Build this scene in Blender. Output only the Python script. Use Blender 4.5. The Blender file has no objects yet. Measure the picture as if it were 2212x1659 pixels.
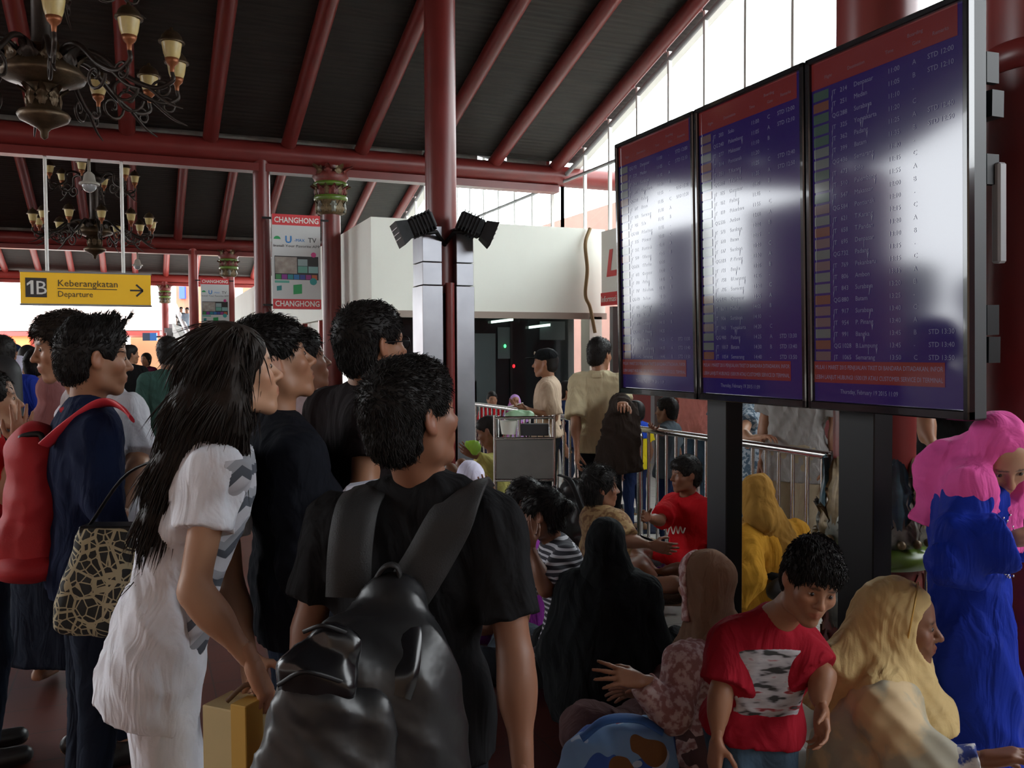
import bpy, math, random, time
import numpy as np
from mathutils import Vector, Matrix
T_START = time.time()
SC = bpy.context.scene
COL = SC.collection
random.seed(7); RNG = np.random.default_rng(7)

# ------------------------------------------------------------------ camera
FPX, CX, CY = 1920.0, 1106.0, 829.5
CAM_H, YAW, PITCH, ROLL = 1.60, math.radians(22.7), math.radians(2.04), math.radians(0.3)
CAM = np.array([0.0, 0.0, CAM_H])
FH = np.array([math.sin(YAW), math.cos(YAW), 0.0])       # horizontal viewing direction
RH = np.array([math.cos(YAW), -math.sin(YAW), 0.0])
UP = np.array([0.0, 0.0, 1.0])
_f = FH*math.cos(PITCH) - UP*math.sin(PITCH)
_u = UP*math.cos(PITCH) + FH*math.sin(PITCH)
CR = RH*math.cos(ROLL) - _u*math.sin(ROLL)
CU = _u*math.cos(ROLL) + RH*math.sin(ROLL)
CF = _f
cam_d = bpy.data.cameras.new('camera'); cam = bpy.data.objects.new('camera', cam_d); COL.objects.link(cam)
cam_d.sensor_fit = 'HORIZONTAL'; cam_d.sensor_width = 36.0; cam_d.lens = FPX/2212*36.0
cam_d.clip_start = 0.05; cam_d.clip_end = 500
cam.matrix_world = Matrix(((CR[0], CU[0], -CF[0], 0), (CR[1], CU[1], -CF[1], 0), (CR[2], CU[2], -CF[2], CAM_H), (0, 0, 0, 1)))
SC.camera = cam

def P(px, py, d):
    """world point seen at pixel (px, py), d metres away along the floor direction of view"""
    r = CR*(px-CX)/FPX + CU*(CY-py)/FPX + CF
    return CAM + r*(d/float(r @ FH))
def G(px, d, z=0.0):
    p = P(px, 765.0, d); return np.array([p[0], p[1], z])

# ------------------------------------------------------------------ sky, light, exposure
W = bpy.data.worlds.new('overcast_sky'); SC.world = W; W.use_nodes = True
_nt = W.node_tree; _bg = _nt.nodes['Background']
_bg.inputs['Color'].default_value = (0.93, 0.97, 1.0, 1); _bg.inputs['Strength'].default_value = 15.0
SC.view_settings.view_transform = 'Standard'; SC.view_settings.look = 'None'
SC.view_settings.gamma = 1.0; SC.view_settings.use_curve_mapping = False
SC.view_settings.exposure = -0.70
SC.cycles.use_denoising = True
SC.cycles.use_adaptive_sampling = True; SC.cycles.adaptive_threshold = 0.03
SC.cycles.max_bounces = 7; SC.cycles.diffuse_bounces = 4; SC.cycles.glossy_bounces = 3; SC.cycles.transparent_max_bounces = 12

# ------------------------------------------------------------------ materials
MATS = {}
def nodes_of(m):
    m.use_nodes = True; nt = m.node_tree; return nt, nt.nodes, nt.links, nt.nodes['Principled BSDF']
def mat(name, col, rough=0.6, metal=0.0, spec=0.5, var=0.0, vscale=8.0, bump=0.0, bscale=60.0, emit=0.0, coat=0.0, sheen=0.0):
    if name in MATS: return MATS[name]
    m = bpy.data.materials.new(name); nt, N, L, b = nodes_of(m)
    b.inputs['Base Color'].default_value = (*col, 1); b.inputs['Roughness'].default_value = rough
    b.inputs['Metallic'].default_value = metal; b.inputs['Specular IOR Level'].default_value = spec
    b.inputs['Coat Weight'].default_value = coat
    if sheen: b.inputs['Sheen Weight'].default_value = sheen
    if emit:
        b.inputs['Emission Color'].default_value = (*col, 1); b.inputs['Emission Strength'].default_value = emit
    if var or bump:
        tc = N.new('ShaderNodeTexCoord')
    if var:
        n = N.new('ShaderNodeTexNoise'); n.inputs['Scale'].default_value = vscale; n.inputs['Detail'].default_value = 4
        L.new(tc.outputs['Object'], n.inputs['Vector'])
        r = N.new('ShaderNodeMapRange'); r.inputs['From Min'].default_value = 0.25; r.inputs['From Max'].default_value = 0.75
        r.inputs['To Min'].default_value = 1-var; r.inputs['To Max'].default_value = 1+var
        L.new(n.outputs['Fac'], r.inputs['Value'])
        mx = N.new('ShaderNodeMix'); mx.data_type = 'RGBA'; mx.blend_type = 'MULTIPLY'; mx.inputs['Factor'].default_value = 1
        mx.inputs['A'].default_value = (*col, 1); L.new(r.outputs['Result'], mx.inputs['B']); L.new(mx.outputs['Result'], b.inputs['Base Color'])
    if bump:
        n2 = N.new('ShaderNodeTexNoise'); n2.inputs['Scale'].default_value = bscale; n2.inputs['Detail'].default_value = 3
        L.new(tc.outputs['Object'], n2.inputs['Vector'])
        bp = N.new('ShaderNodeBump'); bp.inputs['Strength'].default_value = bump; bp.inputs['Distance'].default_value = 0.01
        L.new(n2.outputs['Fac'], bp.inputs['Height']); L.new(bp.outputs['Normal'], b.inputs['Normal'])
    MATS[name] = m; return m
def ramp_mat(name, src, stops, rough=0.7, const=True, mapping=None, scale=1.0, bump=0.0, setup=None):
    """a material whose colour is a ramp over a procedural texture node"""
    if name in MATS: return MATS[name]
    m = bpy.data.materials.new(name); nt, N, L, b = nodes_of(m)
    b.inputs['Roughness'].default_value = rough
    tc = N.new('ShaderNodeTexCoord'); mp = N.new('ShaderNodeMapping'); L.new(tc.outputs['Object'], mp.inputs['Vector'])
    if mapping:
        mp.inputs['Rotation'].default_value = mapping.get('rot', (0, 0, 0)); mp.inputs['Scale'].default_value = mapping.get('scale', (1, 1, 1))
    t = N.new(src); 
    if 'Scale' in t.inputs: t.inputs['Scale'].default_value = scale
    if setup: setup(t)
    L.new(mp.outputs['Vector'], t.inputs['Vector'])
    cr = N.new('ShaderNodeValToRGB'); cr.color_ramp.interpolation = 'CONSTANT' if const else 'LINEAR'
    el = cr.color_ramp.elements
    while len(el) > 1: el.remove(el[-1])
    el[0].position = stops[0][0]; el[0].color = (*stops[0][1], 1)
    for p, c in stops[1:]:
        e = el.new(p); e.color = (*c, 1)
    o = t.outputs['Fac'] if 'Fac' in t.outputs else t.outputs['Distance'] if 'Distance' in t.outputs else t.outputs[0]
    L.new(o, cr.inputs['Fac']); L.new(cr.outputs['Color'], b.inputs['Base Color'])
    if bump:
        bp = N.new('ShaderNodeBump'); bp.inputs['Strength'].default_value = bump; bp.inputs['Distance'].default_value = 0.004
        L.new(o, bp.inputs['Height']); L.new(bp.outputs['Normal'], b.inputs['Normal'])
    MATS[name] = m; return m

# ------------------------------------------------------------------ mesh helpers
def tag(o, label=None, cat=None, group=None, kind=None):
    if label: o['label'] = label
    if cat: o['category'] = cat
    if group: o['group'] = group
    if kind: o['kind'] = kind
    return o
def empty(name, loc, label=None, cat=None, group=None, kind=None, rz=0.0):
    o = bpy.data.objects.new(name, None); COL.objects.link(o); o.location = tuple(float(v) for v in loc); o.rotation_euler.z = rz
    o.empty_display_size = 0.1
    return tag(o, label, cat, group, kind)
def link_mesh(name, me, m=None, parent=None, loc=None):
    o = bpy.data.objects.new(name, me); COL.objects.link(o)
    if m is not None:
        for mm in (m if isinstance(m, (list, tuple)) else [m]): me.materials.append(mm)
    if parent is not None: o.parent = parent
    if loc is not None: o.location = tuple(float(v) for v in loc)
    return o
def frame_of(d):
    d = np.asarray(d, float); d = d/np.linalg.norm(d)
    a = np.array([0, 0, 1.0]) if abs(d[2]) < 0.9 else np.array([0, 1.0, 0])
    u = np.cross(a, d); u /= np.linalg.norm(u); return u, np.cross(d, u), d
def org_of(p):
    while p is not None:
        if p.get('_org') is not None: return np.array([float(x) for x in p['_org'][:]])
        p = p.parent
    return None
class MB:
    """collects shapes; build() links them as one mesh object"""
    def __init__(s): s.v = []; s.f = []; s.mi = []; s.sm = []; s.cur = 0
    def add(s, vs, fs, smooth=False):
        b = len(s.v); s.v.extend([tuple(map(float, p)) for p in vs])
        for f in fs: s.f.append(tuple(i+b for i in f)); s.mi.append(s.cur); s.sm.append(smooth)
        return s
    def box(s, c, size, M=None, bev=0.0):
        x, y, z = [v/2 for v in size]; c = np.asarray(c, float)
        if bev <= 0:
            vs = np.array([(sx*x, sy*y, sz*z) for sz in (-1, 1) for sx, sy in ((-1, -1), (1, -1), (1, 1), (-1, 1))])
            fs = [(3, 2, 1, 0), (4, 5, 6, 7), (0, 1, 5, 4), (1, 2, 6, 5), (2, 3, 7, 6), (3, 0, 4, 7)]
        else:
            e = min(bev, x*.9, y*.9, z*.9)
            vs = []; 
            for zz, k in ((-z, e), (-z+e, 0), (z-e, 0), (z, e)):
                X, Y = x-k, y-k; cx, cy = X-e*(k == 0), Y-e*(k == 0)
                if k == 0:
                    vs += [(-cx, -Y, zz), (cx, -Y, zz), (X, -cy, zz), (X, cy, zz), (cx, Y, zz), (-cx, Y, zz), (-X, cy, zz), (-X, -cy, zz)]
                else:
                    vs += [(-X, -Y, zz), (X, -Y, zz), (X, -Y, zz), (X, Y, zz), (X, Y, zz), (-X, Y, zz), (-X, Y, zz), (-X, -Y, zz)]
            vs = np.array(vs); fs = [tuple(range(7, -1, -1)), tuple(range(24, 32))]
            for r in range(3):
                for i in range(8):
                    j = (i+1) % 8; fs.append((r*8+i, r*8+j, r*8+8+j, r*8+8+i))
        if M is not None: vs = vs @ np.asarray(M, float).T
        return s.add(vs+c, fs)
    def cyl(s, a, b, r, r2=None, n=16, cap=True, smooth=True):
        a = np.asarray(a, float); b = np.asarray(b, float); r2 = r if r2 is None else r2
        u, v, d = frame_of(b-a); vs = []
        for c, rr in ((a, r), (b, r2)):
            for i in range(n):
                t = 2*math.pi*i/n; vs.append(c+(u*math.cos(t)+v*math.sin(t))*rr)
        s.add(vs, [(i, (i+1) % n, n+(i+1) % n, n+i) for i in range(n)], smooth)
        if cap: s.add(vs, [tuple(range(n-1, -1, -1)), tuple(range(n, 2*n))])
        return s
    def tube(s, pts, r, n=8, close=False, smooth=True, flat=None):
        pts = [np.asarray(p, float) for p in pts]; m = len(pts); rr = r if hasattr(r, '__len__') else [r]*m
        vs = []; pu = None
        for i, p in enumerate(pts):
            d = pts[min(i+1, m-1)]-pts[max(i-1, 0)]
            d = d/(np.linalg.norm(d)+1e-9)
            if pu is None: u, v, _ = frame_of(d)
            else:
                u = pu-d*float(pu@d); u /= np.linalg.norm(u)+1e-9; v = np.cross(d, u)
            pu = u
            for k in range(n):
                t = 2*math.pi*k/n
                vs.append(p+(u*math.cos(t)+v*math.sin(t)*(flat or 1.0))*rr[i])
        fs = [(i*n+k, i*n+(k+1) % n, (i+1)*n+(k+1) % n, (i+1)*n+k) for i in range(m-1) for k in range(n)]
        s.add(vs, fs, smooth); s.add(vs[:n], [tuple(range(n-1, -1, -1))]); s.add(vs[-n:], [tuple(range(n))])
        return s
    def lathe(s, prof, c=(0, 0, 0), n=24, smooth=True, squash=None):
        c = np.asarray(c, float); vs = []
        for r, z in prof:
            for i in range(n):
                t = 2*math.pi*i/n; vs.append(c+np.array([r*math.cos(t), r*math.sin(t)*(squash or 1), z]))
        fs = [(i*n+k, i*n+(k+1) % n, (i+1)*n+(k+1) % n, (i+1)*n+k) for i in range(len(prof)-1) for k in range(n)]
        s.add(vs, fs, smooth); s.add(vs[:n], [tuple(range(n-1, -1, -1))]); s.add(vs[-n:], [tuple(range(n))]); return s
    def ell(s, c, r, n=10, M=None):
        c = np.asarray(c, float); vs = [(0, 0, -1)]; 
        for i in range(1, n):
            a = -math.pi/2+math.pi*i/n
            for k in range(2*n):
                t = math.pi*k/n; vs.append((math.cos(a)*math.cos(t), math.cos(a)*math.sin(t), math.sin(a)))
        vs.append((0, 0, 1)); vs = np.array(vs)*np.asarray(r, float)
        if M is not None: vs = vs @ np.asarray(M, float).T
        m = 2*n; fs = [(0, 1+(k+1) % m, 1+k) for k in range(m)]
        for i in range(n-2):
            for k in range(m): a = 1+i*m; fs.append((a+k, a+(k+1) % m, a+m+(k+1) % m, a+m+k))
        a = 1+(n-2)*m; fs += [(a+k, a+(k+1) % m, len(vs)-1) for k in range(m)]
        return s.add(vs+c, fs, True)
    def prism(s, poly, o, u, v, t):
        """flat outline poly (2D) in the plane o,u,v pushed out t along u x v"""
        o, u, v = [np.asarray(q, float) for q in (o, u, v)]; w = np.cross(u, v); w = w/np.linalg.norm(w)*t
        n = len(poly); vs = [o+u*a+v*b for a, b in poly]+[o+u*a+v*b+w for a, b in poly]
        return s.add(vs, [tuple(range(n-1, -1, -1)), tuple(range(n, 2*n))]+[(i, (i+1) % n, n+(i+1) % n, n+i) for i in range(n)])
    def mesh(s, name, origin=None):
        me = bpy.data.meshes.new(name); v = np.array(s.v)
        if origin is not None: v = v-np.asarray(origin, float)
        me.from_pydata(v.tolist(), [], s.f); me.polygons.foreach_set('material_index', s.mi); me.polygons.foreach_set('use_smooth', s.sm)
        me.update(); return me
    def build(s, name, m, parent=None, loc=None, origin=None):
        """origin: world point that becomes the object's own origin when it has no parent"""
        if origin is None: origin = org_of(parent)
        o = link_mesh(name, s.mesh(name, origin), m, parent, loc)
        if parent is None and origin is not None and loc is None: o.location = tuple(float(x) for x in origin)
        return o
def group_at(name, loc, label=None, cat=None, group=None, kind=None):
    """an Empty at loc; shapes given in world coordinates are built under it"""
    o = empty(name, loc, label, cat, group, kind); o['_org'] = [float(v) for v in loc]; return o
def copy_tree(o, loc=None, parent=None):
    c = o.copy(); COL.objects.link(c); c.parent = parent
    if loc is not None: c.location = tuple(float(v) for v in loc)
    for ch in list(o.children): copy_tree(ch, None, c)
    return c
def text_mesh(name, body, size, o, u, v, m, parent, align='LEFT', depth=0.002, width=None, bold=0.0):
    """flat lettering in the plane (o,u,v); u = reading direction, v = up"""
    cu = bpy.data.curves.new('tmp', 'FONT'); cu.body = body; cu.size = size; cu.align_x = align; cu.extrude = depth; cu.offset = bold; cu.resolution_u = 2
    to = bpy.data.objects.new('tmp', cu); COL.objects.link(to)
    dg = bpy.context.evaluated_depsgraph_get(); me = bpy.data.meshes.new_from_object(to.evaluated_get(dg))
    bpy.data.objects.remove(to); bpy.data.curves.remove(cu)
    n = len(me.vertices); a = np.zeros(n*3); me.vertices.foreach_get('co', a); a = a.reshape(-1, 3)
    if width and n:
        ext = a[:, 0].max()-a[:, 0].min(); a[:, 0] *= width/ext
    o, u, v = [np.asarray(q, float) for q in (o, u, v)]; w = np.cross(u, v)
    w3 = o+a[:, :1]*u+a[:, 1:2]*v+a[:, 2:]*w
    og = org_of(parent)
    if og is not None: w3 = w3-og
    me.vertices.foreach_set('co', w3.ravel()); me.update(); me.name = name
    return link_mesh(name, me, m, parent)
# ================================================================== THE HALL
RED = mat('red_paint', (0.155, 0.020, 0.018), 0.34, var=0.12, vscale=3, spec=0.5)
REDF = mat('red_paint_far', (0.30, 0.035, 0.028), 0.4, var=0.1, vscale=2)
GREYB = mat('grey_board', (0.36, 0.36, 0.34), 0.7, var=0.25, vscale=5)
WHITEW = mat('cream_wall_paint', (0.86, 0.87, 0.80), 0.75, var=0.03, vscale=1.2)
STEEL = mat('stainless_steel', (0.62, 0.61, 0.6), 0.22, metal=1.0)
STEELD = mat('brushed_steel_sheet', (0.27, 0.275, 0.30), 0.36, metal=1.0, var=0.15, vscale=3)
BLACKM = mat('black_metal', (0.007, 0.007, 0.008), 0.45, spec=0.25)
WHITEM = mat('white_metal', (0.75, 0.75, 0.72), 0.45)
GREYM = mat('grey_metal', (0.25, 0.25, 0.26), 0.45)

def wood_ceiling():
    m = bpy.data.materials.new('dark_board_ceiling'); nt, N, L, b = nodes_of(m)
    tc = N.new('ShaderNodeTexCoord'); mp = N.new('ShaderNodeMapping'); mp.inputs['Scale'].default_value = (0.6, 9, 1)
    L.new(tc.outputs['Object'], mp.inputs['Vector'])
    n = N.new('ShaderNodeTexNoise'); n.inputs['Scale'].default_value = 3; n.inputs['Detail'].default_value = 6; L.new(mp.outputs['Vector'], n.inputs['Vector'])
    w = N.new('ShaderNodeTexWave'); w.bands_direction = 'Y'; w.inputs['Scale'].default_value = 3.2; w.inputs['Distortion'].default_value = 0.4
    L.new(tc.outputs['Object'], w.inputs['Vector'])
    cr = N.new('ShaderNodeValToRGB'); cr.color_ramp.elements[0].color = (0.010, 0.008, 0.007, 1); cr.color_ramp.elements[1].color = (0.034, 0.027, 0.022, 1)
    cr.color_ramp.elements[0].position = 0.3; cr.color_ramp.elements[1].position = 0.75
    L.new(n.outputs['Fac'], cr.inputs['Fac']); L.new(cr.outputs['Color'], b.inputs['Base Color'])
    bp = N.new('ShaderNodeBump'); bp.inputs['Strength'].default_value = 0.6; bp.inputs['Distance'].default_value = 0.01
    L.new(w.outputs['Fac'], bp.inputs['Height']); L.new(bp.outputs['Normal'], b.inputs['Normal']); b.inputs['Roughness'].default_value = 0.75
    return m
CEIL = wood_ceiling()
def tile_mat(name, c1, c2, grout, size, rough):
    m = bpy.data.materials.new(name); nt, N, L, b = nodes_of(m)
    tc = N.new('ShaderNodeTexCoord'); br = N.new('ShaderNodeTexBrick'); br.offset = 0; br.squash = 1
    br.inputs['Scale'].default_value = 1.0; br.inputs['Brick Width'].default_value = size; br.inputs['Row Height'].default_value = size
    br.inputs['Mortar Size'].default_value = 0.004; br.inputs['Color1'].default_value = (*c1, 1); br.inputs['Color2'].default_value = (*c2, 1); br.inputs['Mortar'].default_value = (*grout, 1)
    L.new(tc.outputs['Object'], br.inputs['Vector'])
    n = N.new('ShaderNodeTexNoise'); n.inputs['Scale'].default_value = 1.7; n.inputs['Detail'].default_value = 5; L.new(tc.outputs['Object'], n.inputs['Vector'])
    r = N.new('ShaderNodeMapRange'); r.inputs['To Min'].default_value = 0.8; r.inputs['To Max'].default_value = 1.15; L.new(n.outputs['Fac'], r.inputs['Value'])
    mx = N.new('ShaderNodeMix'); mx.data_type = 'RGBA'; mx.blend_type = 'MULTIPLY'; mx.inputs['Factor'].default_value = 1
    L.new(br.outputs['Color'], mx.inputs['A']); L.new(r.outputs['Result'], mx.inputs['B']); L.new(mx.outputs['Result'], b.inputs['Base Color'])
    b.inputs['Roughness'].default_value = rough; return m
FLOORW = tile_mat('pale_terrazzo_tile', (0.60, 0.60, 0.55), (0.57, 0.57, 0.53), (0.38, 0.37, 0.34), 0.4, 0.22)
FLOORR = tile_mat('dark_red_quarry_tile', (0.085, 0.022, 0.016), (0.07, 0.018, 0.014), (0.03, 0.02, 0.018), 0.3, 0.4)
PAVE = mat('pale_concrete_paving', (0.55, 0.52, 0.47), 0.85, var=0.12, vscale=0.7)

XB = 1.95
m = MB(); m.cur = 0; m.add([(XB, -11, 0), (11, -11, 0), (11, 41, 0), (XB, 41, 0), ], [(0, 1, 2, 3)])
m.cur = 1; m.add([(-11, -11, 0), (XB, -11, 0), (XB, 41, 0), (-11, 41, 0)], [(0, 1, 2, 3)])
m.add([(-11, -11, -.15), (11, -11, -.15), (11, 41, -.15), (-11, 41, -.15)], [(3, 2, 1, 0)])
floor = tag(m.build('floor', [FLOORW, FLOORR]), 'pale terrazzo floor with a dark red quarry tile strip', 'floor', kind='structure')
m = MB(); m.box((0, 30, -0.26), (260, 200, 0.2))
tag(m.build('outdoor_pavement', PAVE), 'pale concrete ground outside the open hall', 'pavement', kind='structure')

TANR = 0.306; EAVE_Z = 4.98; RAFT_Z = 4.85; BEAM_Z = 4.725
BAYS = [(-10.8, 1.8), (1.8, 14.4), (14.4, 27.0), (27.0, 39.6)]
RAFX = [-0.11+1.16*k for k in range(-8, 7)]
XL, XR = -10.2, 7.35
rafter_me = {}
for bi, (y0, y1) in enumerate(BAYS):
    yr = (y0+y1)/2; zr = EAVE_Z+(y1-yr)*TANR
    for side in (0, 1):
        ya, yb = (y0, yr) if side == 0 else (yr, y1)
        za, zb = (EAVE_Z, zr) if side == 0 else (zr, EAVE_Z)
        ex = 0.35 if (bi == 3 and side == 1) or (bi == 0 and side == 0) else 0.0
        if side == 1: yb += ex; zb -= ex*TANR
        else: ya -= ex; za -= ex*TANR
        m = MB(); t = 0.12
        m.add([(XL, ya, za), (XR, ya, za), (XR, yb, zb), (XL, yb, zb), (XL, ya, za+t), (XR, ya, za+t), (XR, yb, zb+t), (XL, yb, zb+t)],
              [(3, 2, 1, 0), (4, 5, 6, 7), (0, 1, 5, 4), (1, 2, 6, 5), (2, 3, 7, 6), (3, 0, 4, 7)])
        slab = m.build('ceiling', CEIL, origin=(0, yr, zr))
        slab['_org'] = [0.0, yr, zr]
        tag(slab, ['dark board ceiling slope rising above the camera', 'dark board ceiling slope of the near bay', 'dark board ceiling slope of the middle bay', 'dark board ceiling slope of the far bay'][bi]+(', side nearer the camera' if side == 0 else ', side farther away'), 'ceiling', kind='structure')
        if bi == 0: continue
        if side == 0 and bi > 1: rx = []     # hidden behind the beams
        else: rx = RAFX
        for x in rx:
            q = MB(); d = 1 if side == 1 else -1
            ye = (y1+(0.10 if bi < 3 else 0.35)) if side == 1 else y0
            q.cyl((x, yr, RAFT_Z+(y1-yr)*TANR), (x, ye, RAFT_Z-(0.10 if bi < 3 else 0.35)*TANR*(side == 1)), 0.115 if x < 6.9 else 0.13, n=14)
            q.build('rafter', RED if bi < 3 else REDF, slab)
# beams running across the hall at the foot of each slope
for k, y in enumerate((1.8, 14.4, 27.0, 39.6)):
    g = group_at('beam', (0, y, BEAM_Z), ['red tubular cross beam above the camera', 'red tubular cross beam over the yellow departure sign', 'red tubular cross beam of the middle bay behind the small chandelier', 'red tubular cross beam at the far end of the hall'][k], 'beam', kind='structure')
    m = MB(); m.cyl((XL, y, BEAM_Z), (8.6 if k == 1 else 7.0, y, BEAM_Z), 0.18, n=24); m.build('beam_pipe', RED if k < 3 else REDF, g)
    m = MB(); m.box(((XL+6.9)/2, y, BEAM_Z-0.24), (6.9-XL, 0.24, 0.12)); m.build('beam_flange', RED if k < 3 else REDF, g)
    if k < 3:
        for i in range(len(RAFX)-1):
            xa, xb = RAFX[i]+0.05, RAFX[i+1]-0.05
            if k == 1 and i == 13: xa += 0.30      # the gaps that let two spots of sky through
            if k == 1 and i == 12: xb -= 0.16
            q = MB(); q.box(((xa+xb)/2, y+0.22, BEAM_Z+0.22), (xb-xa, 0.03, 0.22))
            q.build('infill_board', GREYB, g)

# columns ---------------------------------------------------------------
GOLD = mat('old_gold_carving', (0.17, 0.12, 0.06), 0.45, metal=0.3, var=0.4, vscale=30)
GREENR = mat('green_glaze_ring', (0.10, 0.17, 0.025), 0.3, var=0.25, vscale=10)
DKRED = mat('dark_red_carving', (0.16, 0.025, 0.02), 0.45, var=0.3, vscale=25)
SILV = mat('silvered_carving', (0.20, 0.20, 0.17), 0.35, metal=0.4, var=0.45, vscale=25)
TEALC = mat('blue_green_carving', (0.03, 0.07, 0.09), 0.35, var=0.4, vscale=25)
def leaf_mesh(h, w, curl, ribs=5):
    """an upright carved leaf: lobed outline, raised mid rib, tip curling outwards; x across, y out, z up"""
    m = MB(); rows = 9; vs = []; cols = 2*ribs+1
    for i in range(rows):
        t = i/(rows-1); ww = w*(math.sin(math.pi*(0.12+0.80*t))**0.7)*(1+0.22*math.sin(t*22))
        for j in range(cols):
            s = (j-(cols-1)/2)/((cols-1)/2)
            y = 0.03*(1-s*s)*math.sin(math.pi*min(1, t+.2))+0.012*(1 if j % 2 == 0 else -1)*abs(s)+curl*max(0, t-.55)**2
            vs.append((s*ww/2, y, t*h+0.02*(1-abs(s))))
    fs = [(i*cols+j, i*cols+j+1, (i+1)*cols+j+1, (i+1)*cols+j) for i in range(rows-1) for j in range(cols-1)]
    m.add(vs, fs, True); n = len(vs)
    m.add([(x*0.9, -0.02, z) for x, y, z in vs], [tuple(reversed(f)) for f in fs], False)
    return m
def petals(parent, c, r, n, h, w, curl, mts, up=1, phase=0.0, name='carved_leaf'):
    me = []
    for k in range(len(mts)):
        a = leaf_mesh(h, w, curl).mesh(name); a.materials.append(mts[k]); me.append(a)
    for i in range(n):
        o = bpy.data.objects.new(name, me[i % len(mts)]); COL.objects.link(o); o.parent = parent
        t = 2*math.pi*(i+phase)/n; og = org_of(parent)
        p = np.array([c[0]+r*math.cos(t), c[1]+r*math.sin(t), c[2]])-og
        o.location = tuple(p); o.rotation_euler = (0 if up > 0 else math.pi, 0, t-math.pi/2 if up > 0 else t+math.pi/2)
        if up < 0: o.rotation_euler = (math.pi, 0, t+math.pi/2)
def column(x, y, r, z1, label, collar=None, capital=None, base=None, far=False):
    g = group_at('column', (x, y, 0), label, 'column', kind='structure')
    m = MB(); m.cyl((x, y, 0), (x, y, z1), r, n=32); m.build('shaft', REDF if far else RED, g)
    if collar:
        m = MB(); m.lathe([(r+.004, -.05), (r+.02, -.04), (r+.02, .04), (r+.004, .05)], (x, y, collar), 32); m.build('collar', RED, g)
    if capital:
        z = capital; k = r/0.16
        m = MB(); m.lathe([(.18*k, 0), (.24*k, .03), (.26*k, .1), (.22*k, .16), (.27*k, .22)], (x, y, z), 28); m.build('carved_bell', GOLD, g)
        m = MB(); m.lathe([(.27*k, .22), (.285*k, .24), (.285*k, .28), (.27*k, .30)], (x, y, z), 28); m.build('green_ring', GREENR, g)
        m = MB(); m.lathe([(.25*k, .30), (.27*k, .36), (.25*k, .44)], (x, y, z), 28); m.build('red_band', DKRED, g)
        m = MB(); m.lathe([(.26*k, .44), (.29*k, .46), (.29*k, .50), (.26*k, .52)], (x, y, z), 28); m.build('green_ring', GREENR, g)
        m = MB(); m.lathe([(.26*k, .52), (.31*k, .60), (.24*k, .70), (.2*k, .72)], (x, y, z), 28); m.build('crown', DKRED, g)
        petals(g, (x, y, z+.02), .235*k, 12, .20, .12*k, 0.15, [GOLD, SILV])
        petals(g, (x, y, z+.30), .25*k, 14, .15, .10*k, 0.4, [DKRED, GOLD], phase=.5)
        petals(g, (x, y, z+.55), .26*k, 10, .20, .14*k, 0.7, [GOLD, DKRED])
    return g
column(2.88, 2.89, 0.165, 7.0, 'thick red column behind the nearest flight display', base=True)
c_base = [o for o in COL.objects if o.name.startswith('column')][-1]
column(3.00, 2.22, 0.20, 7.0, 'red column at the right edge of the picture', collar=2.62)
column(2.88, 8.75, 0.16, 8.0, 'tall red column carrying two black floodlights')
column(2.88, 14.4, 0.15, 4.6, 'red column right of the large hanging TV banner, with carved capital', capital=3.82)
column(1.80, 14.4, 0.13, 4.6, 'red column left of the large hanging TV banner')
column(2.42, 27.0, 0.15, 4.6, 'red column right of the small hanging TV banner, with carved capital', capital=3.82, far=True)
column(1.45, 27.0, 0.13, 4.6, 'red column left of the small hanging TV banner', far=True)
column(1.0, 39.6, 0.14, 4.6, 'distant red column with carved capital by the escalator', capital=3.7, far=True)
# carved foot of the thick column
x, y = 2.88, 2.89
m = MB(); m.lathe([(.20, 0), (.235, .02), (.235, .10), (.21, .14), (.20, .5), (.20, .70)], (x, y, 0), 32); m.build('carved_drum', DKRED, c_base)
m = MB(); m.lathe([(.20, .70), (.245, .71), (.255, .74), (.25, .77), (.20, .79)], (x, y, 0), 36); m.build('green_ring', GREENR, c_base)
m = MB(); m.lathe([(.20, .79), (.225, .82), (.215, .9), (.19, 1.05), (.18, 1.08)], (x, y, 0), 32); m.build('carved_sleeve', SILV, c_base)
petals(c_base, (x, y, .80), .190, 10, .34, .125, 0.02, [SILV, TEALC, GOLD])
petals(c_base, (x, y, .80), .205, 10, .14, .08, 0.15, [GOLD, SILV], phase=.5)
petals(c_base, (x, y, .42), .185, 10, .26, .12, 0.05, [DKRED, SILV])
petals(c_base, (x, y, .14), .19, 10, .26, .12, 0.05, [DKRED, GOLD], phase=.5)
BUD = MB(); BUD.ell((0, 0, 0), (.018, .018, .018), 6); bme = BUD.mesh('bead'); bme.materials.append(GOLD)
for i in range(20):
    t = 2*math.pi*i/20; o = bpy.data.objects.new('bead', bme); COL.objects.link(o); o.parent = c_base
    o.location = (.235*math.cos(t), .235*math.sin(t), .815)

# gable glazing on the right ------------------------------------------------
GLASS = bpy.data.materials.new('clear_window_glass'); nt, N, L, b = nodes_of(GLASS)
N.remove(b); tr = N.new('ShaderNodeBsdfTransparent'); tr.inputs['Color'].default_value = (.93, .96, .95, 1); gl = N.new('ShaderNodeBsdfGlossy'); gl.inputs['Roughness'].default_value = .02
lw = N.new('ShaderNodeLayerWeight'); pw = N.new('ShaderNodeMath'); pw.operation = 'POWER'; pw.inputs[1].default_value = 5; L.new(lw.outputs['Facing'], pw.inputs[0]); fr = N.new('ShaderNodeMapRange'); fr.inputs['To Min'].default_value = .04; fr.inputs['To Max'].default_value = .5; L.new(pw.outputs[0], fr.inputs['Value']); mxs = N.new('ShaderNodeMixShader'); L.new(fr.outputs['Result'], mxs.inputs['Fac']); L.new(tr.outputs['BSDF'], mxs.inputs[1]); L.new(gl.outputs['BSDF'], mxs.inputs[2])
L.new(mxs.outputs['Shader'], N['Material Output'].inputs['Surface'])
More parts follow.
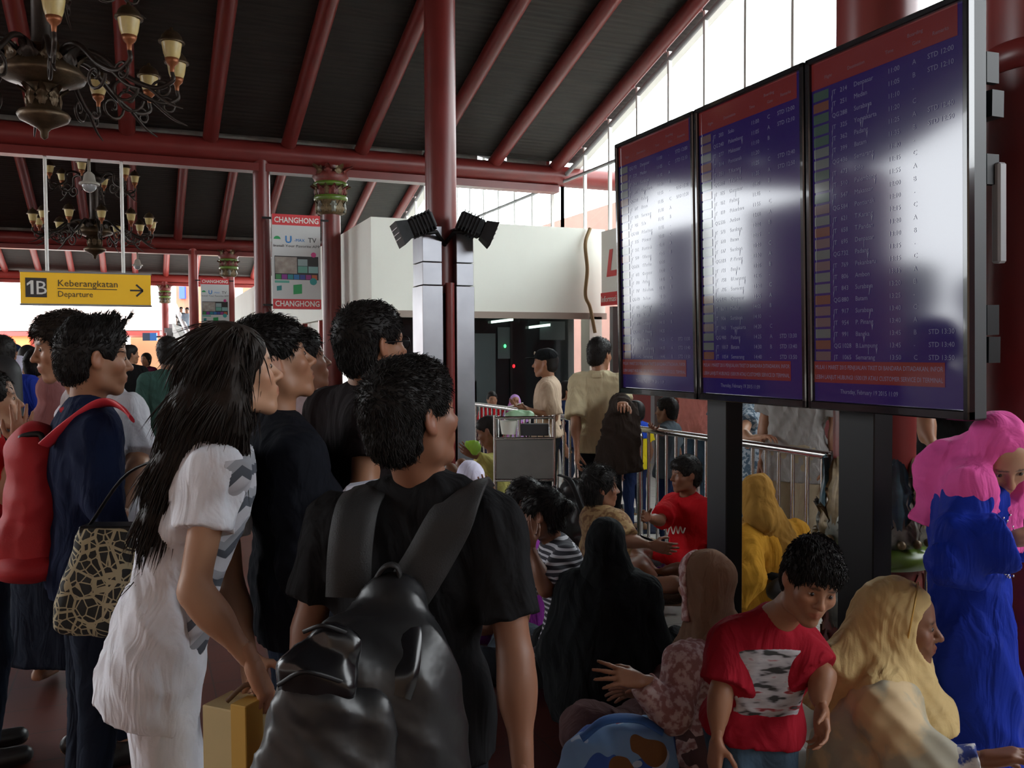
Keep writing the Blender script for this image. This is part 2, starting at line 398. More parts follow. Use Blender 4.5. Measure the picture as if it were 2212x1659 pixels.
XG = 7.02
def roofz(yy):
    for y0, y1 in BAYS:
        if y0 <= yy <= y1: return RAFT_Z+min(y1-yy, yy-y0)*TANR
    return RAFT_Z
ZS = 3.25
for wi, (ya, yb) in enumerate(((3.1, 14.4), (14.4, 27.0))):
    g = group_at('window_%d' % (wi+1), (XG, (ya+yb)/2, ZS), ['tall gable glazing with thin white mullions above the flight displays', 'gable glazing with thin white mullions above the white booth'][wi], 'window', kind='structure')
    ys = []; k = 0
    y = yb
    while y > ya: ys.append(y); y -= 0.87
    ys.append(ya)
    for y in ys:
        zt = roofz(y)-0.06
        if zt-ZS < .2: continue
        m = MB(); m.box((XG, y, (zt+ZS)/2), (0.05, 0.045, zt-ZS)); m.build('mullion', WHITEM, g)
        m = MB(); m.cyl((XG-.10, y, zt-.02), (XG-.10, y, zt+.16), .045, n=10); m.build('clamp', RED, g)
    m = MB(); m.cyl((XG-.03, ya, 4.62), (XG-.03, yb, 4.62), 0.03, n=8); m.build('transom', GREYM, g)
    for y0, y1 in BAYS:
        yr = (y0+y1)/2
        for a, b_ in ((y0, yr), (yr, y1)):
            aa, bb = max(a, ya), min(b_, yb)
            if bb-aa < .2: continue
            m = MB(); m.tube([(XG, aa, roofz(aa)-.16), (XG, bb, roofz(bb)-.16)], .04, n=6); m.build('sloping_rail', GREYM, g)
    for a, b_ in zip(ys[1:], ys[:-1]):
        if b_-a < .1: continue
        m = MB(); zs0, zs1 = roofz(a)-.1, roofz(b_)-.1
        m.add([(XG, a+.02, ZS), (XG, b_-.02, ZS), (XG, b_-.02, zs1), (XG, a+.02, zs0), (XG+.008, a+.02, ZS), (XG+.008, b_-.02, ZS), (XG+.008, b_-.02, zs1), (XG+.008, a+.02, zs0)],
              [(0, 1, 2, 3), (7, 6, 5, 4), (0, 4, 5, 1), (1, 5, 6, 2), (2, 6, 7, 3), (3, 7, 4, 0)])
        m.build('pane', GLASS, g)
# eave soffit outside the gable
m = MB(); 
for y0, y1 in BAYS[1:3]:
    yr = (y0+y1)/2; m.add([(7.1, yr, roofz(yr)-.02), (7.32, yr, roofz(yr)-.02), (7.32, y1, RAFT_Z-.02), (7.1, y1, RAFT_Z-.02)], [(0, 1, 2, 3)])
    m.add([(7.1, y0, RAFT_Z-.02), (7.32, y0, RAFT_Z-.02), (7.32, yr, roofz(yr)-.02), (7.1, yr, roofz(yr)-.02)], [(0, 1, 2, 3)])
tag(m.build('trim_1', WHITEM), 'pale boarded soffit outside the gable glazing', 'trim', kind='structure')

BRICK = tile_mat('red_brick', (0.42, 0.11, 0.08), (0.36, 0.09, 0.07), (0.30, 0.16, 0.13), 0.2, 0.8)
DRW = mat('dark_red_wall_paint', (0.22, 0.03, 0.03), 0.6, var=0.15, vscale=1.5)
m = MB(); m.box((7.05, 0.7, ZS/2), (0.12, 23.2, ZS)); tag(m.build('wall_right', DRW), 'dark red wall behind the railings', 'wall', kind='structure')
m = MB(); m.box((12.6, 19, 2.9), (0.4, 30, 5.8)); tag(m.build('outer_wall', BRICK), 'pinkish red brick wall of the neighbouring block outside the glazing', 'wall', kind='structure')
# wall piers on the open left side, seen in the reflections of the displays
TANW = mat('tan_wall_paint', (0.55, 0.36, 0.22), 0.8, var=0.06, vscale=1)
for i, (ya, yb) in enumerate(((14.3, 19.0), (21.2, 23.6), (26.0, 39))):
    m = MB(); m.box((-10.3, (ya+yb)/2, 2.35), (0.3, yb-ya, 4.7)); tag(m.build('wall_left', [DRW, GREYB, TANW][i]), ['dark red pier on the open left side', 'grey pier on the open left side', 'tan wall on the left side of the far bays'][i], 'wall', kind='structure')
m = MB(); m.box((-1.5, -11.2, 2.35), (17.6, 0.3, 4.7)); tag(m.build('wall_back', TANW), 'tan wall behind the camera', 'wall', kind='structure')

m = MB(); m.box((-24, -8, 7.3), (6, 37, 15)); tag(m.build('building', FRB_ := tile_mat('dark_brown_brick', (0.12, 0.07, 0.05), (0.10, 0.06, 0.045), (0.1, 0.08, 0.07), 0.4, 0.85), origin=(-24, -8, -.16)), 'brown brick block added outside the open left side to shut out sky light', 'building')  # added block, not in view; keeps most sky light out of the left opening
# white booth ----------------------------------------------------------------
BX0, BX1, BY0, BY1 = 3.10, 6.92, 12.64, 34.0
BZ0, BZ1 = 2.22, 3.56
g = group_at('booth', ((BX0+BX1)/2, 20, 0), 'white boxed booth with dark glass front behind the guard', 'booth', kind='structure')
m = MB(); m.box(((BX0+BX1)/2, (BY0+BY1)/2, (BZ0+BZ1)/2), (BX1-BX0, BY1-BY0, BZ1-BZ0)); m.build('fascia', WHITEW, g)
BEIGE = mat('brownish_trim', (0.34, 0.27, 0.23), .6)
m = MB(); m.box(((BX0+BX1)/2, BY0-.02, BZ0-.05), (BX1-BX0, .06, .10)); m.build('lower_trim', BEIGE, g)
DGL = mat('dark_tinted_glass', (0.010, 0.014, 0.016), 0.06, spec=0.45)
m = MB()
for a, b_ in ((3.2, 4.3), (4.34, 5.45), (5.49, 6.6)):
    q = MB(); q.box(((a+b_)/2, BY0+.5, 1.08), (b_-a, .03, 2.15)); q.build('glass_panel', DGL, g)
for a in (4.32, 5.47):
    q = MB(); q.box((a, BY0+.48, 1.08), (.04, .06, 2.15)); q.build('glass_joint', BLACKM, g)
m = MB(); m.box((6.72, BY0+.1, 1.08), (.22, .3, 2.16)); m.build('white_pillar', WHITEW, g)
LAMP = mat('lit_fluorescent_tube', (0.75, 1.0, 0.85), .4, emit=2.2)
for x, y, z in ((4.55, BY0+.42, 2.02), (4.2, BY0+.42, 1.86), (5.3, BY0+.42, 2.10), (5.95, BY0+.42, 2.02)):
    q = MB(); q.box((x, y, z), (.36, .05, .04), np.array([[1, 0, 0], [0, 1, 0], [.12, 0, 1]])); q.build('fluorescent_lamp', LAMP, g)
# faint things seen through the tinted glass
TEALD = mat('dim_teal_panel', (0.045, 0.065, 0.07), .6)
for x, z, w, h in ((4.95, 1.2, .5, 1.4), (5.35, 1.75, .22, .5), (6.2, 1.95, .45, .3), (4.6, .7, .55, .9)):
    q = MB(); q.box((x, BY0+.47, z), (w, .02, h)); q.build('notice_panel', TEALD, g)
for x, z, c in ((5.5, 1.38, (1, .02, .03)), (5.35, 1.70, (.1, 1, .3)), (3.9, 1.4, (1, .02, .03))):
    q = MB(); q.ell((x, BY0+.43, z), (.022, .022, .03), 5); q.build('indicator_light', mat('indicator_%d' % int(c[0]*10), c, .4, emit=3.0), g)
# side of the booth under its fascia
for y in (13.2, 14.9, 16.4, 18.2, 20.5):
    q = MB(); q.box((BX0-.02, y, 1.1), (.10, .12, 2.2)); q.build('red_post', REDF, g)
m = MB(); m.box((BX0+.12, 23, 1.9), (.06, 22, .62)); m.build('cream_band', WHITEW, g)
m = MB(); m.box((BX0+.16, 23.2, .8), (.05, 21, 1.6)); m.build('side_glass', DGL, g)
for y in (13.6, 14.4):
    q = MB(); q.box((BX0+.08, y, .85), (.06, .06, 1.6)); q.build('white_frame', WHITEM, g)
# distant surroundings ------------------------------------------------------
FTAN = mat('sunlit_tan_render', (0.62, 0.36, 0.20), .8, var=.05, vscale=.5)
FWH = mat('sunlit_white_render', (0.8, 0.74, 0.66), .8)
FRB = tile_mat('brown_brick', (0.36, 0.15, 0.09), (0.30, 0.12, 0.08), (0.35, 0.2, 0.15), 0.5, 0.85)
def far_box(name, px0, px1, py0, py1, d, t, m_, label, cat='building'):
    a = P(px0, py1, d); b_ = P(px1, py1, d); zt = P((px0+px1)/2, py0, d)[2]; c = (a+b_)/2; w = np.linalg.norm(b_[:2]-a[:2])
    z0 = max(0 if py1 > 755 else a[2], -.1)
    q = MB(); ang = YAW; R = np.array([[math.cos(ang), math.sin(ang), 0], [-math.sin(ang), math.cos(ang), 0], [0, 0, 1]])
    q.box((c[0]+FH[0]*t/2, c[1]+FH[1]*t/2, (z0+zt)/2), (w, t, zt-z0), R)
    return q, c
q, c = far_box('x', 285, 470, 728, 900, 46.5, 2, None, ''); tag(q.build('building', FTAN, origin=(c[0], c[1], 0)), 'sunlit tan rendered wall behind the woman in maroon', 'building')
g = group_at('pavilion', (*P(60, 765, 44)[:2], 0), 'low red pavilion with a wide pale roof under the departure sign', 'pavilion')
q, c = far_box('x', -150, 345, 716, 727, 41, 5, None, ''); q.build('eave_fascia', REDF, g)
q, c = far_box('x', -160, 350, 662, 716, 43, 3, None, ''); q.build('roof', FWH, g)
q, c = far_box('x', -150, 72, 727, 760, 42.5, .3, None, ''); q.build('red_awning', mat('awning_red', (.5, .1, .07), .7), g)
for pxx in (-60, 55, 185, 262):
    q, c = far_box('x', pxx, pxx+9, 725, 900, 41.5, .2, None, ''); q.build('post', REDF, g)
q, c = far_box('x', 8, 64, 722, 758, 41.2, .1, None, ''); q.build('orange_banner', mat('orange_banner', (.85, .22, .06), .6), g)
q, c = far_box('x', 385, 545, 606, 900, 49.2, 4, None, ''); tag(q.build('building', FRB, origin=(c[0], c[1], 0)), 'brown brick building behind the escalator', 'building')
q, c = far_box('x', 387, 399, 618, 645, 48.97, .2, None, ''); tag(q.build('blue_sign', mat('blue_sign_paint', (.03, .08, .5), .5), origin=(c[0], c[1], 2)), 'small plain blue sign by the escalator top', 'sign')
g = group_at('hanging_sign', P(322, 740, 38), 'small dark and blue hanging sign above the woman in maroon', 'sign')
q, c = far_box('x', 308, 324, 719, 736, 38, .12, None, ''); q.build('dark_half', mat('navy_sign_paint', (.02, .04, .08), .5), g)
q, c = far_box('x', 324, 338, 719, 736, 38, .12, None, ''); q.build('blue_half', mat('blue_sign_paint2', (.02, .14, .45), .5), g)
q, c = far_box('x', 338, 347, 726, 729, 38, .08, None, ''); q.build('bracket', BLACKM, g)
# escalator with pale balustrade
g = group_at('escalator', P(405, 765, 34)*np.array([1, 1, 0]), 'sloping escalator with a bright balustrade in the far distance', 'escalator')
m = MB(); a = P(378, 660, 38); b_ = P(418, 745, 30); m.tube([a, b_], .10, n=8); m.build('handrail', mat('bright_white_paint', (.9, .88, .85), .5), g)
m = MB(); a = P(372, 698, 36); b_ = P(400, 745, 30); u = b_-a
m.add([a, b_, b_+np.array([0, 0, -1.2]), a+np.array([0, 0, -1.2]), a+FH*1.2, b_+FH*1.2, b_+FH*1.2+np.array([0, 0, -1.2]), a+FH*1.2+np.array([0, 0, -1.2])],
      [(0, 1, 2, 3), (7, 6, 5, 4), (0, 4, 5, 1), (1, 5, 6, 2), (2, 6, 7, 3), (3, 7, 4, 0)]); m.build('side_panel', GREYB, g)
for i in range(9):
    t = i/8; p = P(384, 690, 38)*(1-t)+P(430, 775, 30)*t; m = MB(); m.box((p[0], p[1], p[2]-.3), (1.2, .5, .2)); m.build('step', GREYM, g)
m = MB(); m.tube([P(340, 612, 40), P(385, 690, 37)], .12, n=6); m.build('upper_handrail', MATS['bright_white_paint'], g)
q, c = far_box('x', 508, 522, 622, 668, 42, .2, None, ''); tag(q.build('window_pane_far', FWH, origin=(c[0], c[1], 2)), 'pale lit opening right of the small TV banner', 'window', kind='structure')
q, c = far_box('x', 509, 526, 668, 688, 48.97, .2, None, ''); tag(q.build('blue_sign', MATS['blue_sign_paint2'], origin=(c[0], c[1], 2)), 'small blue sign peeking out right of the small TV banner', 'sign')
# ================================================================== FIGURES: smooth implicit surfaces turned into meshes
F32 = np.float32
def nrm(v): v = np.asarray(v, float); return v/(np.linalg.norm(v)+1e-12)
class Field:
    """signed distance field on a grid; primitives are blended in one after another"""
    def __init__(s, lo, hi, h):
        lo = np.asarray(lo, float); hi = np.asarray(hi, float); inv = lo > hi; lo, hi = np.minimum(lo, hi)-.28*inv, np.maximum(lo, hi)+.28*inv
        s.h = h; s.lo = lo-2.5*h; n = np.ceil((hi+2.5*h-s.lo)/h).astype(int)+1
        s.n = np.minimum(n, 420); s.f = np.full(tuple(s.n), 0.2, F32)
        s.ax = [(s.lo[i]+h*np.arange(s.n[i])).astype(F32) for i in range(3)]
    def sub(s, lo, hi, pad):
        sl = []
        for i in range(3):
            a = int(max(0, math.floor((lo[i]-pad-s.lo[i])/s.h))); b = int(min(s.n[i], math.ceil((hi[i]+pad-s.lo[i])/s.h)+1))
            if b <= a: return None
            sl.append(slice(a, b))
        X = s.ax[0][sl[0]][:, None, None]; Y = s.ax[1][sl[1]][None, :, None]; Z = s.ax[2][sl[2]][None, None, :]
        return tuple(sl), X, Y, Z
    def blend(s, sl, d, k, op):
        f = s.f[sl]
        if op == 'u':
            if k <= 0: s.f[sl] = np.minimum(f, d)
            else:
                hh = np.maximum(k-np.abs(f-d), 0)/k; s.f[sl] = np.minimum(f, d)-hh*hh*(k*.25)
        elif op == 's':
            d = -d
            if k <= 0: s.f[sl] = np.maximum(f, d)
            else:
                hh = np.maximum(k-np.abs(f-d), 0)/k; s.f[sl] = np.maximum(f, d)+hh*hh*(k*.25)
    def cone(s, a, b, r1, r2, k=.02, op='u', cut=None, flat=None):
        """round cone a->b; cut=(point, normal) keeps the side the normal points away from; flat=(axis, factor) squashes it along axis"""
        a = np.asarray(a, float); b = np.asarray(b, float); R = max(r1, r2); q = s.sub(np.minimum(a, b)-R, np.maximum(a, b)+R, k+2.5*s.h+.004)
        if q is None: return s
        sl, X, Y, Z = q; ab = b-a; L2 = float(ab@ab)+1e-12
        px, py, pz = X-F32(a[0]), Y-F32(a[1]), Z-F32(a[2])
        t = np.clip((px*F32(ab[0])+py*F32(ab[1])+pz*F32(ab[2]))/F32(L2), 0, 1)
        qx, qy, qz = px-t*F32(ab[0]), py-t*F32(ab[1]), pz-t*F32(ab[2])
        if flat is not None:
            u = nrm(flat[0]); g = F32(1/flat[1]-1); w = qx*F32(u[0])+qy*F32(u[1])+qz*F32(u[2])
            qx, qy, qz = qx+w*g*F32(u[0]), qy+w*g*F32(u[1]), qz+w*g*F32(u[2])
        d = np.sqrt(qx*qx+qy*qy+qz*qz)-(F32(r1)+t*F32(r2-r1))
        if flat is not None: d = d*F32(flat[1])
        if cut is not None:
            for c in (cut if isinstance(cut, list) else [cut]):
                n = nrm(c[1]); d = np.maximum(d, (X-F32(c[0][0]))*F32(n[0])+(Y-F32(c[0][1]))*F32(n[1])+(Z-F32(c[0][2]))*F32(n[2]))
        s.blend(sl, d, k, op); return s
    def ell(s, c, r, M=None, k=.02, op='u'):
        """ellipsoid; columns of M are its axes"""
        c = np.asarray(c, float); r = np.asarray(r, float); M = np.eye(3) if M is None else M
        ext = np.sqrt(((M*r)**2).sum(1)); q = s.sub(c-ext, c+ext, k+2.5*s.h+.004)
        if q is None: return s
        sl, X, Y, Z = q; px, py, pz = X-F32(c[0]), Y-F32(c[1]), Z-F32(c[2]); k0 = 0; k1 = 0
        for i in range(3):
            w = (px*F32(M[0, i])+py*F32(M[1, i])+pz*F32(M[2, i]))/F32(r[i]); k0 = k0+w*w; w = w/F32(r[i]); k1 = k1+w*w
        k0 = np.sqrt(k0); k1 = np.sqrt(k1)+F32(1e-6)
        s.blend(sl, k0*(k0-1)/k1, k, op); return s
    def keep(s, c, n, k=0.0):
        """cut away everything on the side n points to"""
        n = nrm(n); X, Y, Z = s.ax[0][:, None, None], s.ax[1][None, :, None], s.ax[2][None, None, :]
        d = (X-F32(c[0]))*F32(n[0])+(Y-F32(c[1]))*F32(n[1])+(Z-F32(c[2]))*F32(n[2])
        s.f = np.maximum(s.f, d) if k <= 0 else np.maximum(s.f, d)+np.square(np.maximum(k-np.abs(s.f-d), 0)/k)*F32(k*.25); return s
    def ripple(s, amp, freq, seed=0, axis=None):
        """cloth folds: slow warped waves"""
        r = np.random.default_rng(seed); X, Y, Z = s.ax[0][:, None, None], s.ax[1][None, :, None], s.ax[2][None, None, :]
        tot = 0
        for i in range(4):
            v = nrm(r.normal(size=3)*np.array([1, 1, .55]))*freq*(0.6+.62*i); ph = r.uniform(0, 6.28, 3)
            w2 = nrm(r.normal(size=3))*freq*.7
            a = X*F32(v[0])+Y*F32(v[1])+Z*F32(v[2])+F32(ph[0]); b = X*F32(w2[0])+Y*F32(w2[1])+Z*F32(w2[2])+F32(ph[1])
            w_ = np.sin(a+1.3*np.sin(b)); tot = tot+(w_ if i < 2 else (np.abs(w_)*2-1))/(1+.35*i)
        s.f = s.f+(tot*F32(amp/2)).astype(F32); return s
    def mesh(s):
        f = s.f; h = s.h; ins = f < 0; n = f.shape
        c = np.zeros(tuple(x-1 for x in n), np.uint8)
        for i in (0, 1):
            for j in (0, 1):
                for k in (0, 1): c += ins[i:n[0]-1+i, j:n[1]-1+j, k:n[2]-1+k]
        act = np.nonzero((c > 0) & (c < 8)); I, J, K = act; m = len(I)
        if m == 0: return np.zeros((0, 3)), np.zeros((0, 4), int)
        idx = np.full(c.shape, -1, np.int32); idx[act] = np.arange(m, dtype=np.int32)
        acc = np.zeros((m, 3)); cnt = np.zeros(m)
        cor = [(i, j, k) for i in (0, 1) for j in (0, 1) for k in (0, 1)]
        val = {q: f[I+q[0], J+q[1], K+q[2]] for q in cor}
        for q in cor:
            for ax in range(3):
                if q[ax]: continue
                p = list(q); p[ax] = 1; p = tuple(p); a, b = val[q], val[p]; x = (a < 0) != (b < 0)
                t = np.where(x, a/np.where(x, a-b, 1), 0)
                for e in range(3): acc[:, e] += np.where(x, q[e]+(t if e == ax else 0), 0)
                cnt += x
        V = s.lo+(np.stack([I, J, K], 1)+acc/cnt[:, None])*h
        Q = []
        for ax in range(3):
            o = [1, 2, 0][ax]; w = [2, 0, 1][ax]
            sa = [slice(None)]*3; sb = [slice(None)]*3; sa[ax] = slice(0, -1); sb[ax] = slice(1, None)
            A, B = ins[tuple(sa)], ins[tuple(sb)]; x = A != B
            e = np.nonzero(x); e = np.stack(e, 1); ok = (e[:, o] > 0) & (e[:, w] > 0) & (e[:, o] < n[o]-1) & (e[:, w] < n[w]-1); e = e[ok]
            def cell(do, dw):
                cc = e.copy(); cc[:, o] += do; cc[:, w] += dw; return idx[cc[:, 0], cc[:, 1], cc[:, 2]]
            q4 = np.stack([cell(-1, -1), cell(0, -1), cell(0, 0), cell(-1, 0)], 1)
            fl = ~A[e[:, 0], e[:, 1], e[:, 2]]; q4[fl] = q4[fl][:, ::-1]; Q.append(q4)
        Q = np.concatenate(Q); Q = Q[(Q >= 0).all(1)]
        return V, Q
def quads_to_mesh(name, V, Q, cols=None):
    me = bpy.data.meshes.new(name); nv, nq = len(V), len(Q)
    me.vertices.add(nv); me.vertices.foreach_set('co', np.ascontiguousarray(V, np.float32).ravel())
    me.loops.add(nq*4); me.loops.foreach_set('vertex_index', Q.astype(np.int32).ravel())
    me.polygons.add(nq); me.polygons.foreach_set('loop_start', np.arange(0, nq*4, 4, dtype=np.int32))
    me.polygons.foreach_set('use_smooth', np.ones(nq, bool))
    me.update(calc_edges=True); me.validate()
    if cols is not None:
        at = me.color_attributes.new('Col', 'FLOAT_COLOR', 'POINT'); c4 = np.ones((nv, 4), np.float32); c4[:, :3] = cols; at.data.foreach_set('color', c4.ravel())
    return me
def merge(parts):
    V, Q, C, b = [], [], [], 0
    for v, q, c in parts:
        V.append(v); Q.append(q+b); C.append(np.broadcast_to(c, (len(v), 3)) if c is not None else np.ones((len(v), 3))); b += len(v)
    return np.concatenate(V), np.concatenate(Q), np.concatenate(C)

def skin_material():
    m = bpy.data.materials.new('skin'); nt, N, L, b = nodes_of(m)
    a = N.new('ShaderNodeAttribute'); a.attribute_name = 'Col'; L.new(a.outputs['Color'], b.inputs['Base Color'])
    b.inputs['Roughness'].default_value = 0.48; b.inputs['Specular IOR Level'].default_value = 0.4
    b.inputs['Subsurface Weight'].default_value = 0.0
    return m
SKIN = skin_material()
def hair_mat(name, c, c2):
    m = bpy.data.materials.new(name); nt, N, L, b = nodes_of(m)
    tc = N.new('ShaderNodeTexCoord'); mp = N.new('ShaderNodeMapping'); mp.inputs['Scale'].default_value = (90, 90, 9); L.new(tc.outputs['Object'], mp.inputs['Vector'])
    n = N.new('ShaderNodeTexNoise'); n.inputs['Scale'].default_value = 1; n.inputs['Detail'].default_value = 3; L.new(mp.outputs['Vector'], n.inputs['Vector'])
    mx = N.new('ShaderNodeMix'); mx.data_type = 'RGBA'; mx.inputs['A'].default_value = (*c, 1); mx.inputs['B'].default_value = (*c2, 1); L.new(n.outputs['Fac'], mx.inputs['Factor']); L.new(mx.outputs['Result'], b.inputs['Base Color'])
    bp = N.new('ShaderNodeBump'); bp.inputs['Strength'].default_value = .5; bp.inputs['Distance'].default_value = .003; L.new(n.outputs['Fac'], bp.inputs['Height']); L.new(bp.outputs['Normal'], b.inputs['Normal'])
    b.inputs['Roughness'].default_value = .55; b.inputs['Specular IOR Level'].default_value = .22; return m
HAIR = hair_mat('black_hair', (.006, .005, .005), (.016, .013, .012))
HAIRB = hair_mat('dark_brown_hair', (.008, .006, .005), (.028, .017, .012))
EYE = mat('dark_eye', (.02, .012, .01), .15); EYEW = mat('eye_white', (.36, .32, .29), .25)
SKINS = {'l': (.40, .215, .13), 'm': (.31, .15, .085), 'd': (.20, .088, .05)}

def rot_from(fwd, up=UP):
    """columns: right, forward, up"""
    f = nrm(fwd); r = nrm(np.cross(f, up)); return np.stack([r, f, np.cross(r, f)], 1)
def euler_head(face, yaw, pitch, roll):
    """head frame: body heading vector turned by yaw (right +), pitch (up +), roll (right ear down +)"""
    f = np.asarray(face, float); r = nrm(np.cross(f, UP)); f = nrm(f)
    a = math.radians(yaw); f2 = f*math.cos(a)+r*math.sin(a); r2 = np.cross(f2, UP)
    p = math.radians(pitch); f3 = f2*math.cos(p)+UP*math.sin(p); u3 = np.cross(r2, f3)
    q = math.radians(roll); r4 = r2*math.cos(q)-u3*math.sin(q); u4 = u3*math.cos(q)+r2*math.sin(q)
    return np.stack([r4, f3, u4], 1)

def head_parts(c, R, neck, S, tone, h, neck_r=.054, fem=False, ears=True, nose=1.0):
    """head with brow, nose, lips, chin, ears and neck; c centre, R frame, S scale"""
    T = lambda p: c+R@(np.array(p, float)*S)
    lo = np.minimum(c-.17*S, np.asarray(neck)-.07); hi = np.maximum(c+.17*S, np.asarray(neck)+.07)
    F = Field(lo, hi, h); r = lambda *a: np.array(a)*S
    jw = .90 if fem else 1.0
    F.ell(T((0, -.016, .034)), r(.075, .096, .086), R, k=0)
    F.ell(T((0, .022, -.030)), r(.062, .066, .076), R, k=.03*S)
    F.ell(T((0, .035, .045)), r(.058, .050, .050), R, k=.03*S)
    for s in (-1, 1):
        F.cone(T((s*.056*jw, -.006, -.035)), T((s*.046*jw, .012, -.078)), .018*S, .017*S, .025*S)
        F.cone(T((s*.046*jw, .012, -.078)), T((s*.014, .064, -.104)), .017*S, .016*S, .025*S)
        F.ell(T((s*.038, .064, -.022)), r(.024, .022, .022), R, k=.025*S)
    F.ell(T((0, .070, -.101)), r(.020, .017, .016), R, k=.02*S)
    F.cone(T((-.034, .076, .022)), T((.034, .076, .022)), .011*S, .011*S, .018*S)
    F.ell(T((0, .077, -.062)), r(.030, .020, .024), R, k=.02*S)
    for s in (-1, 1): F.ell(T((s*.031, .094, .003)), r(.017, .014, .012), R, k=.012*S, op='s')
    for s in (-1, 1): F.ell(T((s*.031, .0755, .003)), r(.0155, .0125, .0105), R, k=.003*S)
    F.cone(T((0, .086, .010)), T((0, .108*nose, -.026)), .0075*S, .0105*S, .012*S)
    F.ell(T((0, .109*nose, -.030)), r(.0115, .0105, .0095), R, k=.008*S)
    for s in (-1, 1):
        F.ell(T((s*.0125, .097, -.033)), r(.0085, .0095, .0075), R, k=.006*S)
        F.ell(T((s*.0065, .103, -.042)), r(.0040, .0045, .004), R, k=.003*S, op='s')
    F.cone(T((-.017, .089, -.0600)), T((0, .0955, -.0585)), .0045*S, .0060*S, .005*S); F.cone(T((.017, .089, -.0600)), T((0, .0955, -.0585)), .0045*S, .0060*S, .005*S)
    F.cone(T((-.014, .088, -.0705)), T((0, .0925, -.0715)), .0050*S, .0068*S, .005*S); F.cone(T((.014, .088, -.0705)), T((0, .0925, -.0715)), .0050*S, .0068*S, .005*S)
    F.cone(T((-.020, .0935, -.0650)), T((.020, .0935, -.0650)), .0022*S, .0022*S, .003*S, op='s')
    if ears:
        for s in (-1, 1):
            Re = R@np.array([[math.cos(s*.35), -math.sin(s*.35)*1, 0], [math.sin(s*.35), math.cos(s*.35), 0], [0, 0, 1]])
            F.ell(T((s*.079, -.010, -.002)), r(.0085, .019, .031), Re, k=.008*S)
            F.ell(T((s*.090, -.004, .004)), r(.0100, .0105, .018), Re, k=.006*S, op='s')
            F.ell(T((s*.077, -.002, -.026)), r(.006, .009, .009), R, k=.006*S)
    nk = np.asarray(neck, float)
    F.cone(T((0, -.022, -.055)), nk, neck_r*S*.98, neck_r*S*1.04, .03*S)
    V, Q = F.mesh()
    loc = (V-c)@R/S
    C = np.tile(np.array(tone), (len(V), 1))
    def paint(p, rad, col, w):
        d = np.sqrt((((loc-np.array(p))/np.array(rad))**2).sum(1)); k = np.clip((1.15-d)/.3, 0, 1)[:, None]*w; C[:] = C*(1-k)+np.array(col)*k
    t = np.array(tone)
    paint((0, .095, -.065), (.022, .020, .0125), t*np.array([.85, .52, .52]), .8)
    for s in (-1, 1):
        paint((s*.045, .07, -.03), (.03, .03, .03), t*np.array([1.06, .92, .9]), .5)
        paint((s*.031, .085, .003), (.017, .02, .009), t*.45, .6)
        paint((s*.031, .092, .024), (.021, .022, .0055), t*.10, .85)
        paint((s*.085, -.005, 0), (.018, .022, .034), t*np.array([1.05, .8, .75]), .5)
    paint((0, .112, -.03), (.014, .014, .014), t*np.array([1.08, .9, .88]), .5)
    return V, Q, C
def add_eyes(parent, c, R, S, org):
    for s in (-1, 1):
        m = MB(); p = c+R@(np.array([s*.031, .0775, .003])*S)
        m.ell(p, np.array([.0125, .0108, .0066])*S, 8, R); e = m.build('eye', EYEW, parent, origin=org)
        m = MB(); p = c+R@(np.array([s*.031, .0858, .003])*S); m.ell(p, np.array([.0064, .0044, .0066])*S, 6, R); m.build('iris', EYE, e, origin=org)

